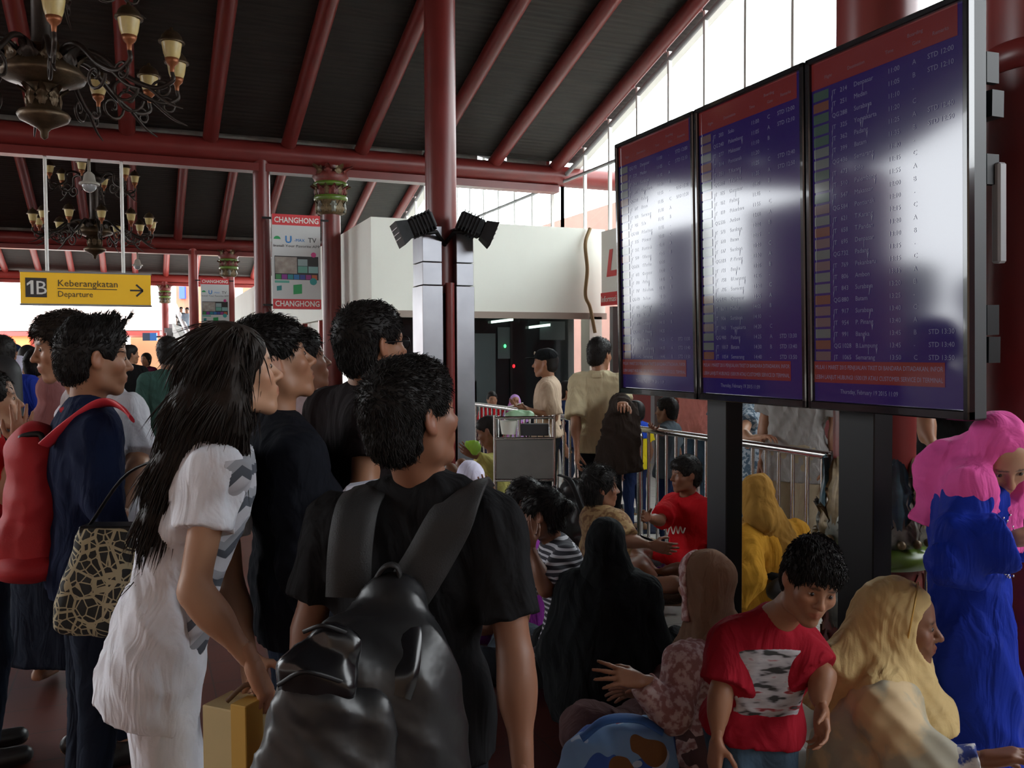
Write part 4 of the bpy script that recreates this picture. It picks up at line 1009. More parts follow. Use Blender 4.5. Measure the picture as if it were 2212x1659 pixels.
BATIKG = blotch('blue_grey_batik', [(.0, (.02, .035, .06)), (.48, (.05, .09, .13)), (.52, (.28, .32, .36)), (1, (.12, .17, .22))], 32)
CREAMD = blotch('cream_flowered_chiffon', [(.0, (.60, .44, .24)), (.46, (.58, .43, .24)), (.56, (.36, .33, .24)), (1, (.27, .26, .22))], 7.5, rough=.7)
BATIKW = blotch('blue_white_batik', [(.0, (.012, .02, .10)), (.46, (.02, .04, .20)), (.54, (.5, .5, .5)), (1, (.6, .58, .5))], 26)
FLOWH = blotch('lilac_flowered_scarf', [(.0, (.42, .22, .55)), (.55, (.45, .25, .58)), (.62, (.5, .04, .22)), (1, (.45, .02, .16))], 22)
POLO = ramp_mat('red_polo_with_scribbled_print', 'ShaderNodeTexNoise', [(.0, (.02, .02, .022)), (.40, (.03, .03, .03)), (.46, (.34, .33, .35)), (.60, (.45, .44, .46)), (.66, (.30, .02, .03)), (.70, (.05, .05, .05)), (1, (.3, .3, .3))], .85, False, {'scale': (1, 1, 3.2), 'rot': (.25, .1, 0)}, 14, 0, None)
SCARFW = WHH

# --- standing at the left ----------------------------------------------------
# 1 man in navy sweater
p = Person('person', 178, 3.0, 82, top=703, h=.0085, tone='m').turn(0, -2, 0)
p.pix(head=(207, 775, 3.0), neck=(188, 872, 3.0)).off(shR=(0, .03, -.01), shL=(0, .03, 0))
p.pix(elR=(225, 1080, 2.84), wrR=(262, 1200, 2.80))
p.root('young man in navy sweater with spiky black hair, wearing a red backpack')
p.hair('spiky', n=2600, ln=.020, seed=3, lift=.5); p.shirt(NAVY, long=True, loose=.016, name='sweater', seed=2, hem=-.13); p.collar(cloth('red_collar_trim', (.35, .02, .03)), h=.006)
p.trousers(DJEANS); p.shoes(SHOE); NAVYMAN = p
# 2 man in white t-shirt behind him
p = Person('person', 225, 3.5, -105, top=664, h=.0085, tone='l').turn(0, -8, 4)
p.pix(head=(138, 752, 3.42), neck=(185, 850, 3.5), shL=(282, 890, 3.36), shR=(160, 900, 3.66), elL=(300, 1010, 3.25), wrL=(260, 1100, 3.1))
p.root('tall man in white t-shirt looking down behind the navy sweater')
p.hair('short', m=HAIRB, n=2200, ln=.024, seed=5); p.shirt(OFFW, sleeve=.8, seed=6, fold=.009); p.trousers(DJEANS); p.shoes(SHOE)
# 3 person at the left edge with raised hand
p = Person('person', -48, 3.45, 88, H=1.60, h=.0085, tone='l', fem=True).turn(4, 6, 0)
p.pix(head=(-22, 868, 3.45), neck=(-38, 955, 3.45), shR=(-30, 1000, 3.33), elR=(15, 1070, 3.32), wrR=(42, 962, 3.28))
p.hand['R'] = dict(curl=.25, palm=-RH*.5+FH*.6, dir=UP*.95+RH*.12, spread=.2)
p.root('person at the left edge lifting one hand before the face, in red top')
p.hair('tied', n=800, seed=2); p.shirt(REDS, sleeve=.7); p.trousers(DJEANS); p.shoes(SHOE)
# 4 mauve scarf
p = Person('person', 118, 4.3, 30, H=1.50, h=.011, fem=True)
p.root('woman in mauve headscarf between the raised hand and the white t-shirt'); p.hijab(MAUVE, drape=.34, front=.2, back=.2, side=.2); p.shirt(cloth('plum_blouse', (.10, .015, .04)), long=True); p.skirt(DJEANS, .8)
# 5 long-haired woman in white
p = Person('person', 345, 2.25, 78, H=1.64, h=.0078, tone='l', fem=True).turn(8, 10, 0)
p.pix(head=(508, 806, 2.25), neck=(452, 930, 2.27), chest=(432, 1080, 2.27), waist=(375, 1230, 2.27), pelvis=(335, 1385, 2.27), shR=(468, 1010, 2.11), shL=(470, 1010, 2.42),
      hipR=(340, 1420, 2.20), hipL=(340, 1420, 2.34), knR=(365, 1720, 2.18), knL=(385, 1720, 2.34), elR=(418, 1275, 2.06), wrR=(545, 1432, 2.06), elL=(500, 1270, 2.48), wrL=(540, 1420, 2.36))
p.J['anR'] = G(330, 2.2, .08); p.J['anL'] = G(350, 2.36, .08)
p.hand['R'] = dict(curl=1.15, dir=UP*-.85+RH*.35, palm=-RH*.9-UP*.1)
p.root('woman with long black hair in white t-shirt and white trousers')
def _long(F, T, r):
    F.cone(P(470, 800, 2.25), P(445, 930, 2.24), .090, .085, .03); F.cone(P(498, 800, 2.17), P(500, 930, 2.15), .034, .030, .03)
    F.cone(P(430, 900, 2.20), P(385, 1030, 2.17), .085, .066, .04); F.cone(P(385, 1030, 2.17), P(345, 1130, 2.16), .064, .045, .04); F.cone(P(345, 1130, 2.16), P(312, 1225, 2.18), .045, .014, .04); F.cone(P(480, 900, 2.15), P(505, 1000, 2.14), .055, .024, .04)
ex = dict(lo=P(290, 1260, 2.3)-.12, hi=P(560, 760, 2.3)+.15, fn=_long); ex['lo'] = np.minimum(ex['lo'], P(540, 1250, 2.0)); ex['hi'] = np.maximum(ex['hi'], P(300, 700, 2.45))
p.hair('long', m=HAIRB, n=3600, ln=.10, w=.0018, seed=8, extra=ex, jit=.03, lay=.15, flow=lambda q, n: np.tile(-UP*1.0-RH*.30, (len(q), 1)))
p.shirt(WHT, sleeve=.52, loose=.020, hem=-.17, fold=.012, seed=11, cuff=.016, wide=1.03, rip=22); 
F = Field(*p.bounds(['chest', 'waist', 'pelvis'], .24), p.h); p.torso(F, .036, .045); F.keep(p.J['waist']+p.f*.012, -p.f+UP*.12); F.keep(p.J['neck']-UP*.05, UP); F.keep(p.J['pelvis']-UP*.03, -UP); F.ripple(.008, 30, 9)
p.part('front_panel', F.mesh(), chevron_mat('grey_chevron_print', (.50, .50, .54), (.07, .08, .10), 11, .045, 1.0, (p.r*.3+p.f*.8), (.30, .31, .34)), 'grey and white chevron patterned front')
p.trousers(WHT, loose=.010, fold=.006, seed=2, name='white_trousers', rip=24); p.shoes(SAND); WHITEW_P = p
# 6 man in black jacket looking up
p = Person('person', 640, 2.6, 78, top=682, h=.0082, tone='m', build=1.06).turn(2, 16, 0)
p.pix(head=(592, 783, 2.6), neck=(598, 905, 2.6), shR=(650, 985, 2.42), shL=(640, 985, 2.78), chest=(640, 1080, 2.6), elR=(655, 1220, 2.36), wrR=(700, 1370, 2.34), elL=(640, 1220, 2.85), wrL=(690, 1360, 2.8))
p.root('man in black jacket looking up at the displays')
p.hair('short', n=2600, ln=.026, seed=9); p.shirt(BLKJ, long=True, loose=.022, name='jacket', fold=.008, seed=4, hem=-.16); p.collar(BLKJ, r=.066, h=.022); p.trousers(DJEANS); p.shoes(SHOE)
# 7 man behind him
p = Person('person', 662, 3.5, 70, top=722, h=.0095, tone='d').turn(5, 12, 0)
p.pix(head=(650, 782, 3.5)); p.root('man in pale pink shirt half hidden behind the man in black jacket')
p.hair('short', n=1200, seed=2); p.shirt(cloth('pale_pink_shirt', (.55, .44, .46)), name='shirt'); p.collar(MATS['pale_pink_shirt']); p.trousers(DJEANS)
# 8 man with glasses
p = Person('person', 788, 2.85, 52, top=655, h=.0082, tone='m', build=1.05).turn(8, 6, 0)
p.pix(head=(806, 748, 2.85), neck=(780, 850, 2.86), shR=(800, 905, 2.70), elR=(785, 1060, 2.66), wrR=(835, 1190, 2.6))
p.root('man with glasses in black t-shirt seen from behind')
p.hair('short', n=2600, seed=12, ln=.018); p.shirt(CHAR, sleeve=.55, loose=.016, seed=8); p.trousers(DJEANS); p.shoes(SHOE)
m = MB(); R, c, S = p.R, p.J['head'], p.S; T = lambda q: c+R@(np.array(q)*S)
for sg in (-1, 1): m.tube([T((sg*.034+.024*math.cos(t), .100, .002+.019*math.sin(t))) for t in np.linspace(0, 6.283, 17)], .0018, n=5)
for sg in (-1, 1): m.tube([T((sg*.058, .099, .006)), T((sg*.079, .07, .008)), T((sg*.083, -.005, .012))], .002, n=5)
m.tube([T((-.010, .100, .004)), T((0, .104, .006)), T((.010, .100, .004))], .0018, n=5); p.mbpart('glasses', m, BLACKM)
# 9 man with black leather backpack, nearest the camera
p = Person('person', 880, 1.95, 14, H=1.60, h=.0075, tone='d', build=1.06).turn(42, 10, 0)
p.pix(head=(893, 903, 1.93), neck=(915, 1040, 1.97), chest=(892, 1235, 1.97), shR=(1070, 1135, 1.90), shL=(722, 1130, 2.02), elR=(1112, 1410, 1.86), wrR=(1132, 1690, 1.80), elL=(668, 1350, 2.02), wrL=(665, 1560, 2.0), pelvis=(880, 1520, 1.97), waist=(885, 1390, 1.97))
p.root('man in black t-shirt wearing a black leather backpack, nearest the camera')
p.hair('short', n=5000, seed=15, ln=.020, w=.0012); p.shirt(BLK, sleeve=.74, loose=.016, seed=14, fold=.007, cuff=.012); p.trousers(BLKT); p.shoes(SHOE); PACKMAN = p

# --- standing in the distance at the left --------------------------------------
def simple(px, d, face, top=None, H=1.65, label='', shirt=None, tr=None, hair='short', tone='m', fem=False, h=.0155, long=False, z0=0.0, yaw=0, pitch=0, hm=None, sit=False, name='person', n=0, shoes=True, sleeve=.62):
    p = Person(name, px, d, face, H=H, top=top, h=h, tone=tone, fem=fem, z0=z0, sit=sit).turn(yaw, pitch, 0); p._s = (label, shirt, tr, hair, long, hm, n, shoes, sleeve); return p
def done(p, group=None):
    label, shirt, tr, hair, long, hm, n, shoes, sleeve = p._s; p.root(label, group)
    if isinstance(hair, str): p.hair(hair, m=hm, n=n, seed=len(label))
    elif hair is not None: p.hijab(hair)
    if shirt is not None: p.shirt(shirt, long=long, seed=len(label), sleeve=sleeve)
    if tr is not None: p.trousers(tr)
    if shoes and tr is not None and p.d < 12: p.shoes(SHOE)
    return p
BLUEMAN = done(simple(6, 6.4, 8, 730, label='man in royal blue jacket with a black backpack at the left edge', shirt=BLUJ, tr=DJEANS, long=True, n=500))
done(simple(36, 7.6, 120, 772, label='woman with pale scarf peeking behind the blue jacket', shirt=GREYT, tr=DJEANS, hair=SCARFW, fem=True))
done(simple(60, 8.6, 20, 750, label='man in white shirt in the crowd behind the mauve scarf', shirt=WHT, tr=DJEANS))
done(simple(82, 6.6, 60, 757, label='man in black jacket in the crowd left of the tall man', shirt=BLK, tr=DJEANS, long=True, n=300))
p = done(simple(30, 10.5, 165, 744, label='man in dark blue cap far at the left', shirt=DBLUE, tr=DJEANS, hair=None))
m = MB(); R, c, S = p.R, p.J['head'], p.S; m.ell(c+R@np.array([0, -.01, .055])*S, np.array([.088, .108, .075])*S, 8, R); m.ell(c+R@np.array([0, .11, .05])*S, np.array([.07, .06, .008])*S, 6, R); p.mbpart('cap', m, DBLUE)
done(simple(281, 12, 20, 747, label='man in black t-shirt far in front of the tan wall', shirt=BLK, tr=DJEANS, yaw=50, h=.016))
p = simple(316, 16.5, 215, 764, label='woman with long dark hair in maroon top by the tan wall', shirt=MAROON, tr=DJEANS, hair='long', hm=HAIRB, long=True, fem=True, h=.018); done(p)
done(simple(363, 7.2, 8, 731, label='man in dull green shirt seen from behind', shirt=GREEN, tr=DJEANS, long=True, n=600, h=.012))
done(simple(406, 34, 190, 665, label='person in pale blue shirt riding the far escalator', shirt=cloth('pale_blue_shirt', (.40, .48, .60)), tr=JEANS, h=.03, z0=float(P(406, 745, 34)[2]), H=1.65))
done(simple(393, 36, 170, 664, label='person in dark striped top at the top of the far escalator', shirt=stripe_mat('grey_stripe_far', (.3, .3, .3), (.04, .04, .04), 6), tr=DJEANS, h=.03, z0=float(P(393, 738, 36)[2]), H=1.65))

# --- standing beyond the middle --------------------------------------------------
p = simple(1182, 7.7, -82, 756, label='guard in beige shirt and black cap reading a paper', shirt=None, tr=None, tone='m', h=.0115)
p.pix(elL=(1197, 903, 7.52), wrL=(1140, 884, 7.45), elR=(1185, 905, 7.92), wrR=(1132, 882, 7.75)); p.hand['L'] = dict(curl=.5, palm=UP*.8-FH*.3); p.hand['R'] = dict(curl=.5, palm=UP)
p.root('guard in beige shirt and black peaked cap reading a paper'); p.hair('crop'); p.shirt(BEIGE_S, loose=.022, hem=-.02, sleeve=.92, seed=5, cuff=.02); p.collar(BEIGE_S); p.trousers(BLKT, top=.08, loose=.014); p.belt(mat('black_belt', (.01, .01, .01), .4)); p.shoes(SHOE)
m = MB(); R, c, S = p.R, p.J['head'], p.S; m.ell(c+R@np.array([0, -.012, .062])*S, np.array([.090, .112, .072])*S, 9, R); m.ell(c+R@np.array([0, .125, .045])*S, np.array([.075, .062, .008])*S, 7, R); p.mbpart('cap', m, BLKH)
m = MB(); m.ell(c+R@np.array([0, .092, .088])*S, np.array([.022, .008, .018])*S, 6, R); p.mbpart('cap_badge', m, mat('cream_badge', (.6, .55, .4), .6)); GUARD = p
p = simple(1295, 7.0, 8, 734, tone='m', h=.011, yaw=28)
p.pix(elL=(1243, 905, 6.9), wrL=(1246, 975, 6.78), elR=(1345, 868, 6.88), wrR=(1345, 872, 6.62)); p.hand['R'] = dict(curl=.8, palm=-UP)
p.root('man in khaki polo shirt seen from behind, dark jacket over his arm'); p.hair('short', n=700, ln=.018); p.shirt(KHAKI, loose=.018, hem=-.12, sleeve=.95, seed=7, fold=.01); p.collar(KHAKI); p.trousers(BLKT); p.shoes(SHOE); KHAKIMAN = p
done(simple(1224, 9.2, 95, 828, label='youth in dark blue shirt between the guard and the khaki polo', shirt=DBLUE, tr=DJEANS))
p = simple(1372, 7.9, -40, 872, tone='d', h=.012, yaw=-30); p.root('small boy in blue and yellow shirt beside the khaki polo'); p.hair('short'); p.shirt(cloth('yellow_shirt', (.65, .52, .02)), seed=3)
F = Field(*p.bounds(['chest', 'neck', 'shR', 'shL', 'elR', 'elL'], .16), p.h); p.torso(F, .022)
for q in 'RL': F.cone(p.J['sh'+q], p.J['el'+q], .062*p.k, .06*p.k, .04, cut=(p.J['sh'+q]*.4+p.J['el'+q]*.6, -UP))
F.keep(p.J['chest']+UP*.0, -UP); F.ell(p.J['neck']+UP*.08*p.k, np.array([.07, .07, .08])*p.k, None, .01, 's'); p.part('blue_yoke', F.mesh(), cloth('blue_yoke_cloth', (.02, .06, .4))); p.trousers(DBLUE); p.shoes(SAND)
p = simple(1443, 7.15, -70, 865, tone='d', h=.011); p.pix(elL=(1430, 935, 6.85), wrL=(1412, 925, 6.62)); p.root('boy in grey shirt leaning on the railing'); p.hair('short', n=500, ln=.016); p.shirt(cloth('slate_shirt', (.07, .085, .10)), seed=3); p.trousers(DBLUE)
p = simple(1505, 8.2, 25, 735, tone='m', h=.012); p.root('person in salmon shirt and jeans behind the railing'); p.hair('short'); p.shirt(SALMON, loose=.022, seed=9, fold=.01); p.trousers(JEANS); p.shoes(SHOE)
p = simple(1602, 6.6, 160, 755, tone='l', h=.0115, fem=True); p.pix(elL=(1600, 950, 6.0), wrL=(1650, 945, 5.72)); p.hand['L'] = dict(curl=.6, palm=-UP)
p.root('woman in blue grey patterned dress resting an arm on the railing'); p.hair('long', m=HAIR); p.shirt(BATIKG, loose=.02, seed=2, sleeve=.7); p.skirt(BATIKG, .72); p.shoes(SHOE)
p = simple(1722, 5.65, 205, 690, tone='m', h=.011); p.root('person in loose grey t-shirt and beige trousers behind the railing'); p.hair('short', n=200); p.shirt(GREYT, loose=.026, hem=-.2, sleeve=.85, seed=12, fold=.014); p.trousers(BEIGET, loose=.02); p.shoes(SHOE)
p = simple(2055, 4.75, 195, 700, tone='m', h=.0105); p.pix(elR=(1995, 905, 4.5), wrR=(2022, 985, 4.34)); p.hand['R'] = dict(curl=1.1, palm=-UP*.3+RH*.5, dir=-UP*.6+RH*.4-FH*.3)
p.root('person in black t-shirt gripping the railing at the right'); p.hair('short', n=200); p.shirt(BLK, loose=.02, sleeve=.8, seed=3); p.trousers(JEANS); p.shoes(SHOE)
done(simple(2105, 5.7, 190, 720, label='person in pale grey shirt at the right behind the black t-shirt', shirt=GREYT, tr=JEANS))
done(simple(1062, 10.9, 170, 850, label='child peering over the far railing', shirt=REDS, tr=DBLUE))
p = simple(1112, 10.8, 175, 856, label='girl in lilac flowered headscarf behind the far railing', shirt=FLOWH, tr=DBLUE, hair=FLOWH, fem=True); done(p)

# --- woman in blue bending at the right --------------------------------------------
p = Person('person', 2105, 2.78, 102, H=1.58, h=.0085, tone='l', fem=True, build=1.12).turn(52, -38, 6)
p.pix(pelvis=(2095, 1330, 2.8), waist=(2090, 1225, 2.8), chest=(2085, 1118, 2.80), neck=(2116, 1020, 2.79), head=(2158, 985, 2.70), shR=(2095, 1075, 2.62), shL=(2110, 1070, 2.94), elR=(2052, 1205, 2.54), wrR=(2188, 1166, 2.50), elL=(2130, 1210, 2.98), wrL=(2225, 1180, 2.9),
      hipR=(2095, 1350, 2.72), hipL=(2095, 1350, 2.88))
p.hand['R'] = dict(curl=.7, palm=FH*.3-UP*.7); p.root('woman in pink headscarf and royal blue dress bending forward')
p.shirt(BLUED, long=True, loose=.012, name='dress_top', fold=.012, seed=6, cuff=.02)
F = Field(*p.bounds(['elR', 'wrR'], .2), p.h); F.cone(p.J['elR']*.6+p.J['shR']*.4, p.J['wrR']*.8+p.J['elR']*.2, .07, .085, .03, cut=(p.J['wrR']*.92+p.J['elR']*.08, p.J['wrR']-p.J['elR'])); F.cone(p.J['elR']-UP*.02, p.J['elR']*.55+p.J['wrR']*.45-UP*.10, .07, .02, .05); F.ripple(.006, 30, 2); p.part('flared_sleeve', F.mesh(), BLUED)
p.J['hem'] = G(2105, 2.8, .05); p.skirt(BLUED, w0=.04, w1=.10, name='dress_skirt', fold=.016)
def _pk(F, T, r): F.cone(p.J['neck']-p.f*.02, p.J['chest']-p.f*.06+UP*.14, .085, .10, .06); F.cone(p.J['neck'], p.J['shR']+UP*.024, .085, .074, .05); F.cone(p.J['neck'], p.J['shL']+UP*.024, .085, .074, .05); F.cone(T((0, -.015, -.15)), p.J['chest']+p.f*.09+UP*.07, .070, .075, .05)
p.hijab(PINKH, opc=(0, .092, -.012), opn=(.078, .084, .090), drape=.22, front=.16, back=.14, side=.18, seed=3, extra=dict(lo=p.J['chest']-.25, hi=p.J['head']+.22, fn=_pk))
m = MB(); g_ = np.random.default_rng(3)
for i in range(60):
    a = p.J['chest']+p.f*(.12+.03*g_.random())+p.r*g_.uniform(-.02, .13)+UP*g_.uniform(-.16, .04); m.ell(a, (.004, .004, .004), 4)
o = p.mbpart('sequins', m, mat('silver_sequin', (.6, .6, .65), .2, metal=1.0)); o['kind'] = 'stuff'
m = MB(); q = p.J['head']+p.R@(np.array([.062, .062, -.03])*p.S); m.ell(q, (.012, .012, .012), 6); p.mbpart('brooch', m, mat('gold_brooch', (.7, .5, .15), .3, metal=1.0))

# --- sitting on the floor -------------------------------------------------------------
def cloak(p, m, name='cloak', lo=None, r0=.20, r1=.30, fold=.010, seed=3, stretch=1.0, keep=None, add=(), torso=True):
    """loose garment falling from the shoulders to the floor around a sitting figure"""
    J = p.J; a = J['neck']; pts = [J['neck'], J['shR'], J['shL'], J['elR'], J['elL'], J['knR'], J['knL'], J['pelvis']]+[q for q, _ in add]
    lo = np.array(pts).min(0)-.22; hi = np.array(pts).max(0)+.22; lo[2] = p.org[2]-.01; F = Field(lo, hi, p.h*1.1)
    if torso:
        p.torso(F, .03)
        for q in 'RL': F.cone(J['sh'+q], J['el'+q], .075*p.k, .075*p.k, .06); F.cone(J['el'+q], J['hip'+q], .07*p.k, .10*p.k, .08)
        F.cone(J['chest'], J['pelvis'], r0*.8*p.k, r1*.8*p.k, .08)
    else: F.cone(J['waist'], J['pelvis'], .17*p.k, .2*p.k, .08)
    for q in 'RL':
        F.cone(J['hip'+q], J['kn'+q], .12*p.k, .10*p.k, .08); F.cone(J['kn'+q], J['an'+q], .10*p.k, .08*p.k, .06)
    for q, r in add: F.cone(J['pelvis'], q, r*1.1, r, .08)
    F.ripple(fold, 22, seed); F.keep(p.org+UP*.004, -UP); F.ell(J['neck']+nrm(J['head']-J['neck'])*.09, np.array([.07, .07, .08])*p.k, None, .012, 's')
    return p.part(name, F.mesh(), m)
# cream headscarf, nearest seated
p = Person('person', 1885, 2.62, 84, H=1.66, h=.0085, tone='d', fem=True, sit=True, build=1.15).turn(10, -3, 0)
p.pix(head=(1946, 1345, 2.62), neck=(1905, 1455, 2.62), chest=(1890, 1590, 2.62), waist=(1885, 1720, 2.62), shR=(1915, 1535, 2.44), shL=(1900, 1535, 2.80), elR=(1975, 1655, 2.36), wrR=(2120, 1640, 2.30), elL=(1960, 1660, 2.9), wrL=(2080, 1660, 2.8), pelvis=(1870, 1820, 2.62))
p.J['pelvis'][2] = .14; p.hand['R'] = dict(curl=.6, palm=-UP)
p.root('woman in cream headscarf sitting at the front right')
cloak(p, CREAMD, 'flowered_cape', seed=4, add=[(p.J['elR']*.55+p.J['wrR']*.45, .05)])
p.shirt(BATIKW, long=True, loose=.004, name='batik_blouse')
def _cr(F, T, r):
    F.cone(T((0, -.05, .0)), P(1800, 1440, 2.60), .085, .06, .06); F.cone(P(1800, 1440, 2.60), P(1770, 1490, 2.6), .055, .035, .05); F.cone(T((.02, .0, -.13)), P(1985, 1480, 2.55), .06, .03, .05)
p.hijab(CREAMH, opc=(0, .088, -.012), opn=(.085, .085, .092), drape=.13, front=.22, back=.28, side=.15, seed=12, fold=.005, bulk=.018, extra=dict(lo=P(1740, 1520, 2.8)-.1, hi=P(2040, 1230, 2.5)+.15, fn=_cr))
m = MB(); R, c, S = p.R, p.J['head'], p.S; m.tube([c+R@(np.array([.100*math.cos(t), .028+.012*math.sin(t), .020+.108*math.sin(t)])*S) for t in np.linspace(-.5, 3.64, 26)], .0028, n=6); p.mbpart('gold_piping', m, mat('gold_thread', (.6, .38, .10), .35, metal=.6)); p.shoes(SAND)
# boy in red polo leaning across
p = Person('person', 1628, 2.5, 142, H=1.24, h=.0085, tone='m').turn(20, -16, -12)
p.pix(head=(1752, 1258, 2.36), neck=(1668, 1338, 2.46), chest=(1648, 1428, 2.48), waist=(1634, 1500, 2.5), pelvis=(1622, 1555, 2.52), shR=(1572, 1390, 2.46), shL=(1735, 1395, 2.46), elR=(1556, 1495, 2.42), wrR=(1548, 1600, 2.38), elL=(1775, 1460, 2.40), wrL=(1775, 1530, 2.34),
      hipR=(1588, 1575, 2.50), hipL=(1664, 1575, 2.50))
p.J['knR'] = G(1585, 2.42, .38); p.J['knL'] = G(1690, 2.45, .34); p.J['anR'] = G(1560, 2.52, .07); p.J['anL'] = G(1700, 2.6, .07)
p.root('boy in red polo shirt with scribbled print leaning to one side'); p.hair('boy', n=3000, seed=4, ln=.024, jit=.09, lay=.6); p.shirt(cloth('red_polo', (.30, .012, .025)), loose=.014, sleeve=.8, seed=8, hem=-.02); p.collar(MATS['red_polo'], r=.060)
F = Field(*p.bounds(['neck', 'chest', 'waist', 'pelvis'], .2), p.h*.8); p.torso(F, .0195, .045); F.keep(p.J['chest']+p.f*.02, -p.f); F.keep(p.J['neck']-UP*.06, UP); F.keep(p.J['pelvis']-UP*.005, -UP); F.keep(p.J['chest']+p.r*.125, p.r); F.keep(p.J['chest']-p.r*.07, -p.r); F.ripple(.004, 26, 8); p.part('printed_front', F.mesh(), POLO)
p.trousers(JEANS, name='jeans'); p.shoes(SHOE)
# woman in lace scarf reaching left
p = Person('person', 1520, 3.25, -58, H=1.60, h=.009, tone='m', fem=True, sit=True, build=1.05).turn(0, -6, 0)
p.pix(head=(1522, 1262, 3.22), neck=(1545, 1375, 3.25), shL=(1480, 1435, 3.05), shR=(1560, 1425, 3.42), chest=(1530, 1480, 3.25), elL=(1450, 1545, 2.95), wrL=(1385, 1470, 2.92), elR=(1470, 1530, 3.45), wrR=(1400, 1490, 3.25))
p.hand['L'] = dict(curl=.15, spread=.35, palm=FH*.4-UP*.5, dir=-RH*.9+UP*.15); p.hand['R'] = dict(curl=.2, spread=.3, palm=-FH*.5-UP*.4, dir=-RH*.9-UP*.1)
p.root('woman in brown and pink lace headscarf holding out her hands'); p.shirt(LACE, long=True, loose=.024, name='lace_blouse', seed=4, cuff=.02); cloak(p, cloth('dusky_rose_skirt', (.13, .075, .075)), 'skirt', seed=7, torso=False); p.hijab(BROWNH, drape=.10, front=.1, back=.14, side=.10, seed=2, bulk=.016)
def _lc(F, T, r): pass
F = Field(p.J['head']-.24, p.J['head']+.24, p.h*.9); R, c, S = p.R, p.J['head'], p.S; T = lambda q: c+R@(np.array(q, float)*S); r_ = lambda *a: np.array(a)*S
F.ell(T((0, -.016, .032)), r_(.094, .117, .108), R, k=0); F.cone(T((0, 0, -.02)), T((0, 0, -.14)), .088*S, .10*S, .04); F.ripple(.004, 40, 2); F.ell(T((0, .106, -.012)), r_(.062, .08, .094), R, k=.012, op='s'); F.keep(T((0, .028, 0)), -R[:, 1]); F.keep(T((0, 0, -.13)), -R[:, 2]); p.part('lace_veil', F.mesh(), LACE)
# black headscarf from behind
p = Person('person', 1310, 3.85, 6, H=1.66, h=.010, tone='m', fem=True, sit=True, build=1.1); p.pix(head=(1310, 1180, 3.85)); p.root('person in black headscarf and cloak sitting with back to the camera')
cloak(p, BLKH, seed=9, r0=.24, r1=.34); p.hijab(BLKH, drape=.22, front=.18, back=.2, side=.18, fold=.005)
# striped shirt girl, hand at her mouth
p = Person('person', 1205, 4.2, -78, H=1.56, h=.0095, tone='d', fem=True, sit=True, z0=.0).turn(0, -12, 0)
p.pix(head=(1170, 1112, 4.15), neck=(1197, 1172, 4.2), shL=(1225, 1205, 4.04), shR=(1190, 1205, 4.36), chest=(1215, 1250, 4.2), waist=(1225, 1300, 4.2), elL=(1180, 1275, 3.92), wrL=(1146, 1180, 3.95), pelvis=(1225, 1360, 4.2), elR=(1150, 1270, 4.4), wrR=(1120, 1300, 4.3))
p.hand['L'] = dict(curl=.7, palm=RH*.2+FH*.6, dir=UP*.9-RH*.3); p.root('girl in navy and white striped shirt holding a hand to her mouth'); p.hair('tied', n=1500, seed=3, ln=.03); p.shirt(STRIPE, loose=.02, sleeve=.85, seed=5, hem=-.1); p.trousers(cloth('grey_jeans', (.05, .065, .08))); p.shoes(SHOE)
# girl behind her with pony tail
p = Person('person', 1140, 4.75, -80, H=1.56, h=.010, tone='d', fem=True, sit=True).turn(0, -8, 0)
p.pix(head=(1130, 1085, 4.7)); p.root('girl with tied back hair in purple top behind the striped shirt'); p.hair('tied', n=900, seed=6, ln=.03, neck='tail'); p.shirt(PURP, seed=3); p.trousers(cloth('purple_trousers', (.12, .02, .16)))
m = MB(); m.ell(p.J['head']+p.R@np.array([.0, -.125, -.0])*p.S, (.035, .035, .035), 7); p.mbpart('hair_tie', m, cloth('orange_hair_tie', (.6, .2, .02)))
# white headscarf
p = Person('person', 1008, 5.3, 8, H=1.62, h=.011, tone='m', fem=True, sit=True, z0=.06); p.pix(head=(1018, 1040, 5.3), elR=(1075, 1110, 5.2), wrR=(1052, 1085, 5.05)); p.hand['R'] = dict(curl=.2, dir=UP*.8-RH*.2, palm=-FH)
p.root('woman in white headscarf sitting behind the backpack strap'); p.shirt(cloth('beige_blouse', (.30, .24, .15)), long=True, loose=.03); p.trousers(DJEANS); p.hijab(WHH, drape=.06, front=.1, back=.1, side=.08, seed=3)
# brown batik woman
p = Person('person', 1305, 5.3, 72, H=1.62, h=.0105, tone='d', fem=True, sit=True, z0=.06, build=1.1).turn(6, 0, 0)
p.pix(head=(1298, 1053, 5.3), neck=(1285, 1105, 5.3), elR=(1345, 1165, 5.1), wrR=(1408, 1178, 5.05)); p.root('woman with short black hair in brown batik blouse'); p.hair('bob', n=1200, ln=.05, seed=3); p.shirt(BATIKB, loose=.03, sleeve=.95, seed=4); p.trousers(cloth('brown_trousers', (.05, .03, .02)), loose=.03)
# boy in red t-shirt
p = Person('person', 1492, 5.75, -138, H=1.42, h=.010, tone='d', sit=True, z0=.12).turn(18, 0, 0)
p.pix(head=(1480, 1026, 5.7), elR=(1425, 1125, 5.55), wrR=(1400, 1118, 5.4)); p.hand['R'] = dict(curl=.5); p.root('boy in bright red t-shirt sitting by the railing'); p.hair('boy', n=1200, ln=.02, seed=6); p.shirt(REDS, loose=.026, sleeve=.85, seed=4); p.trousers(cloth('grey_shorts', (.14, .15, .17)), shorts=True, loose=.02)
a = p.J['chest']+p.f*.135-UP*.05; REDBOY = p
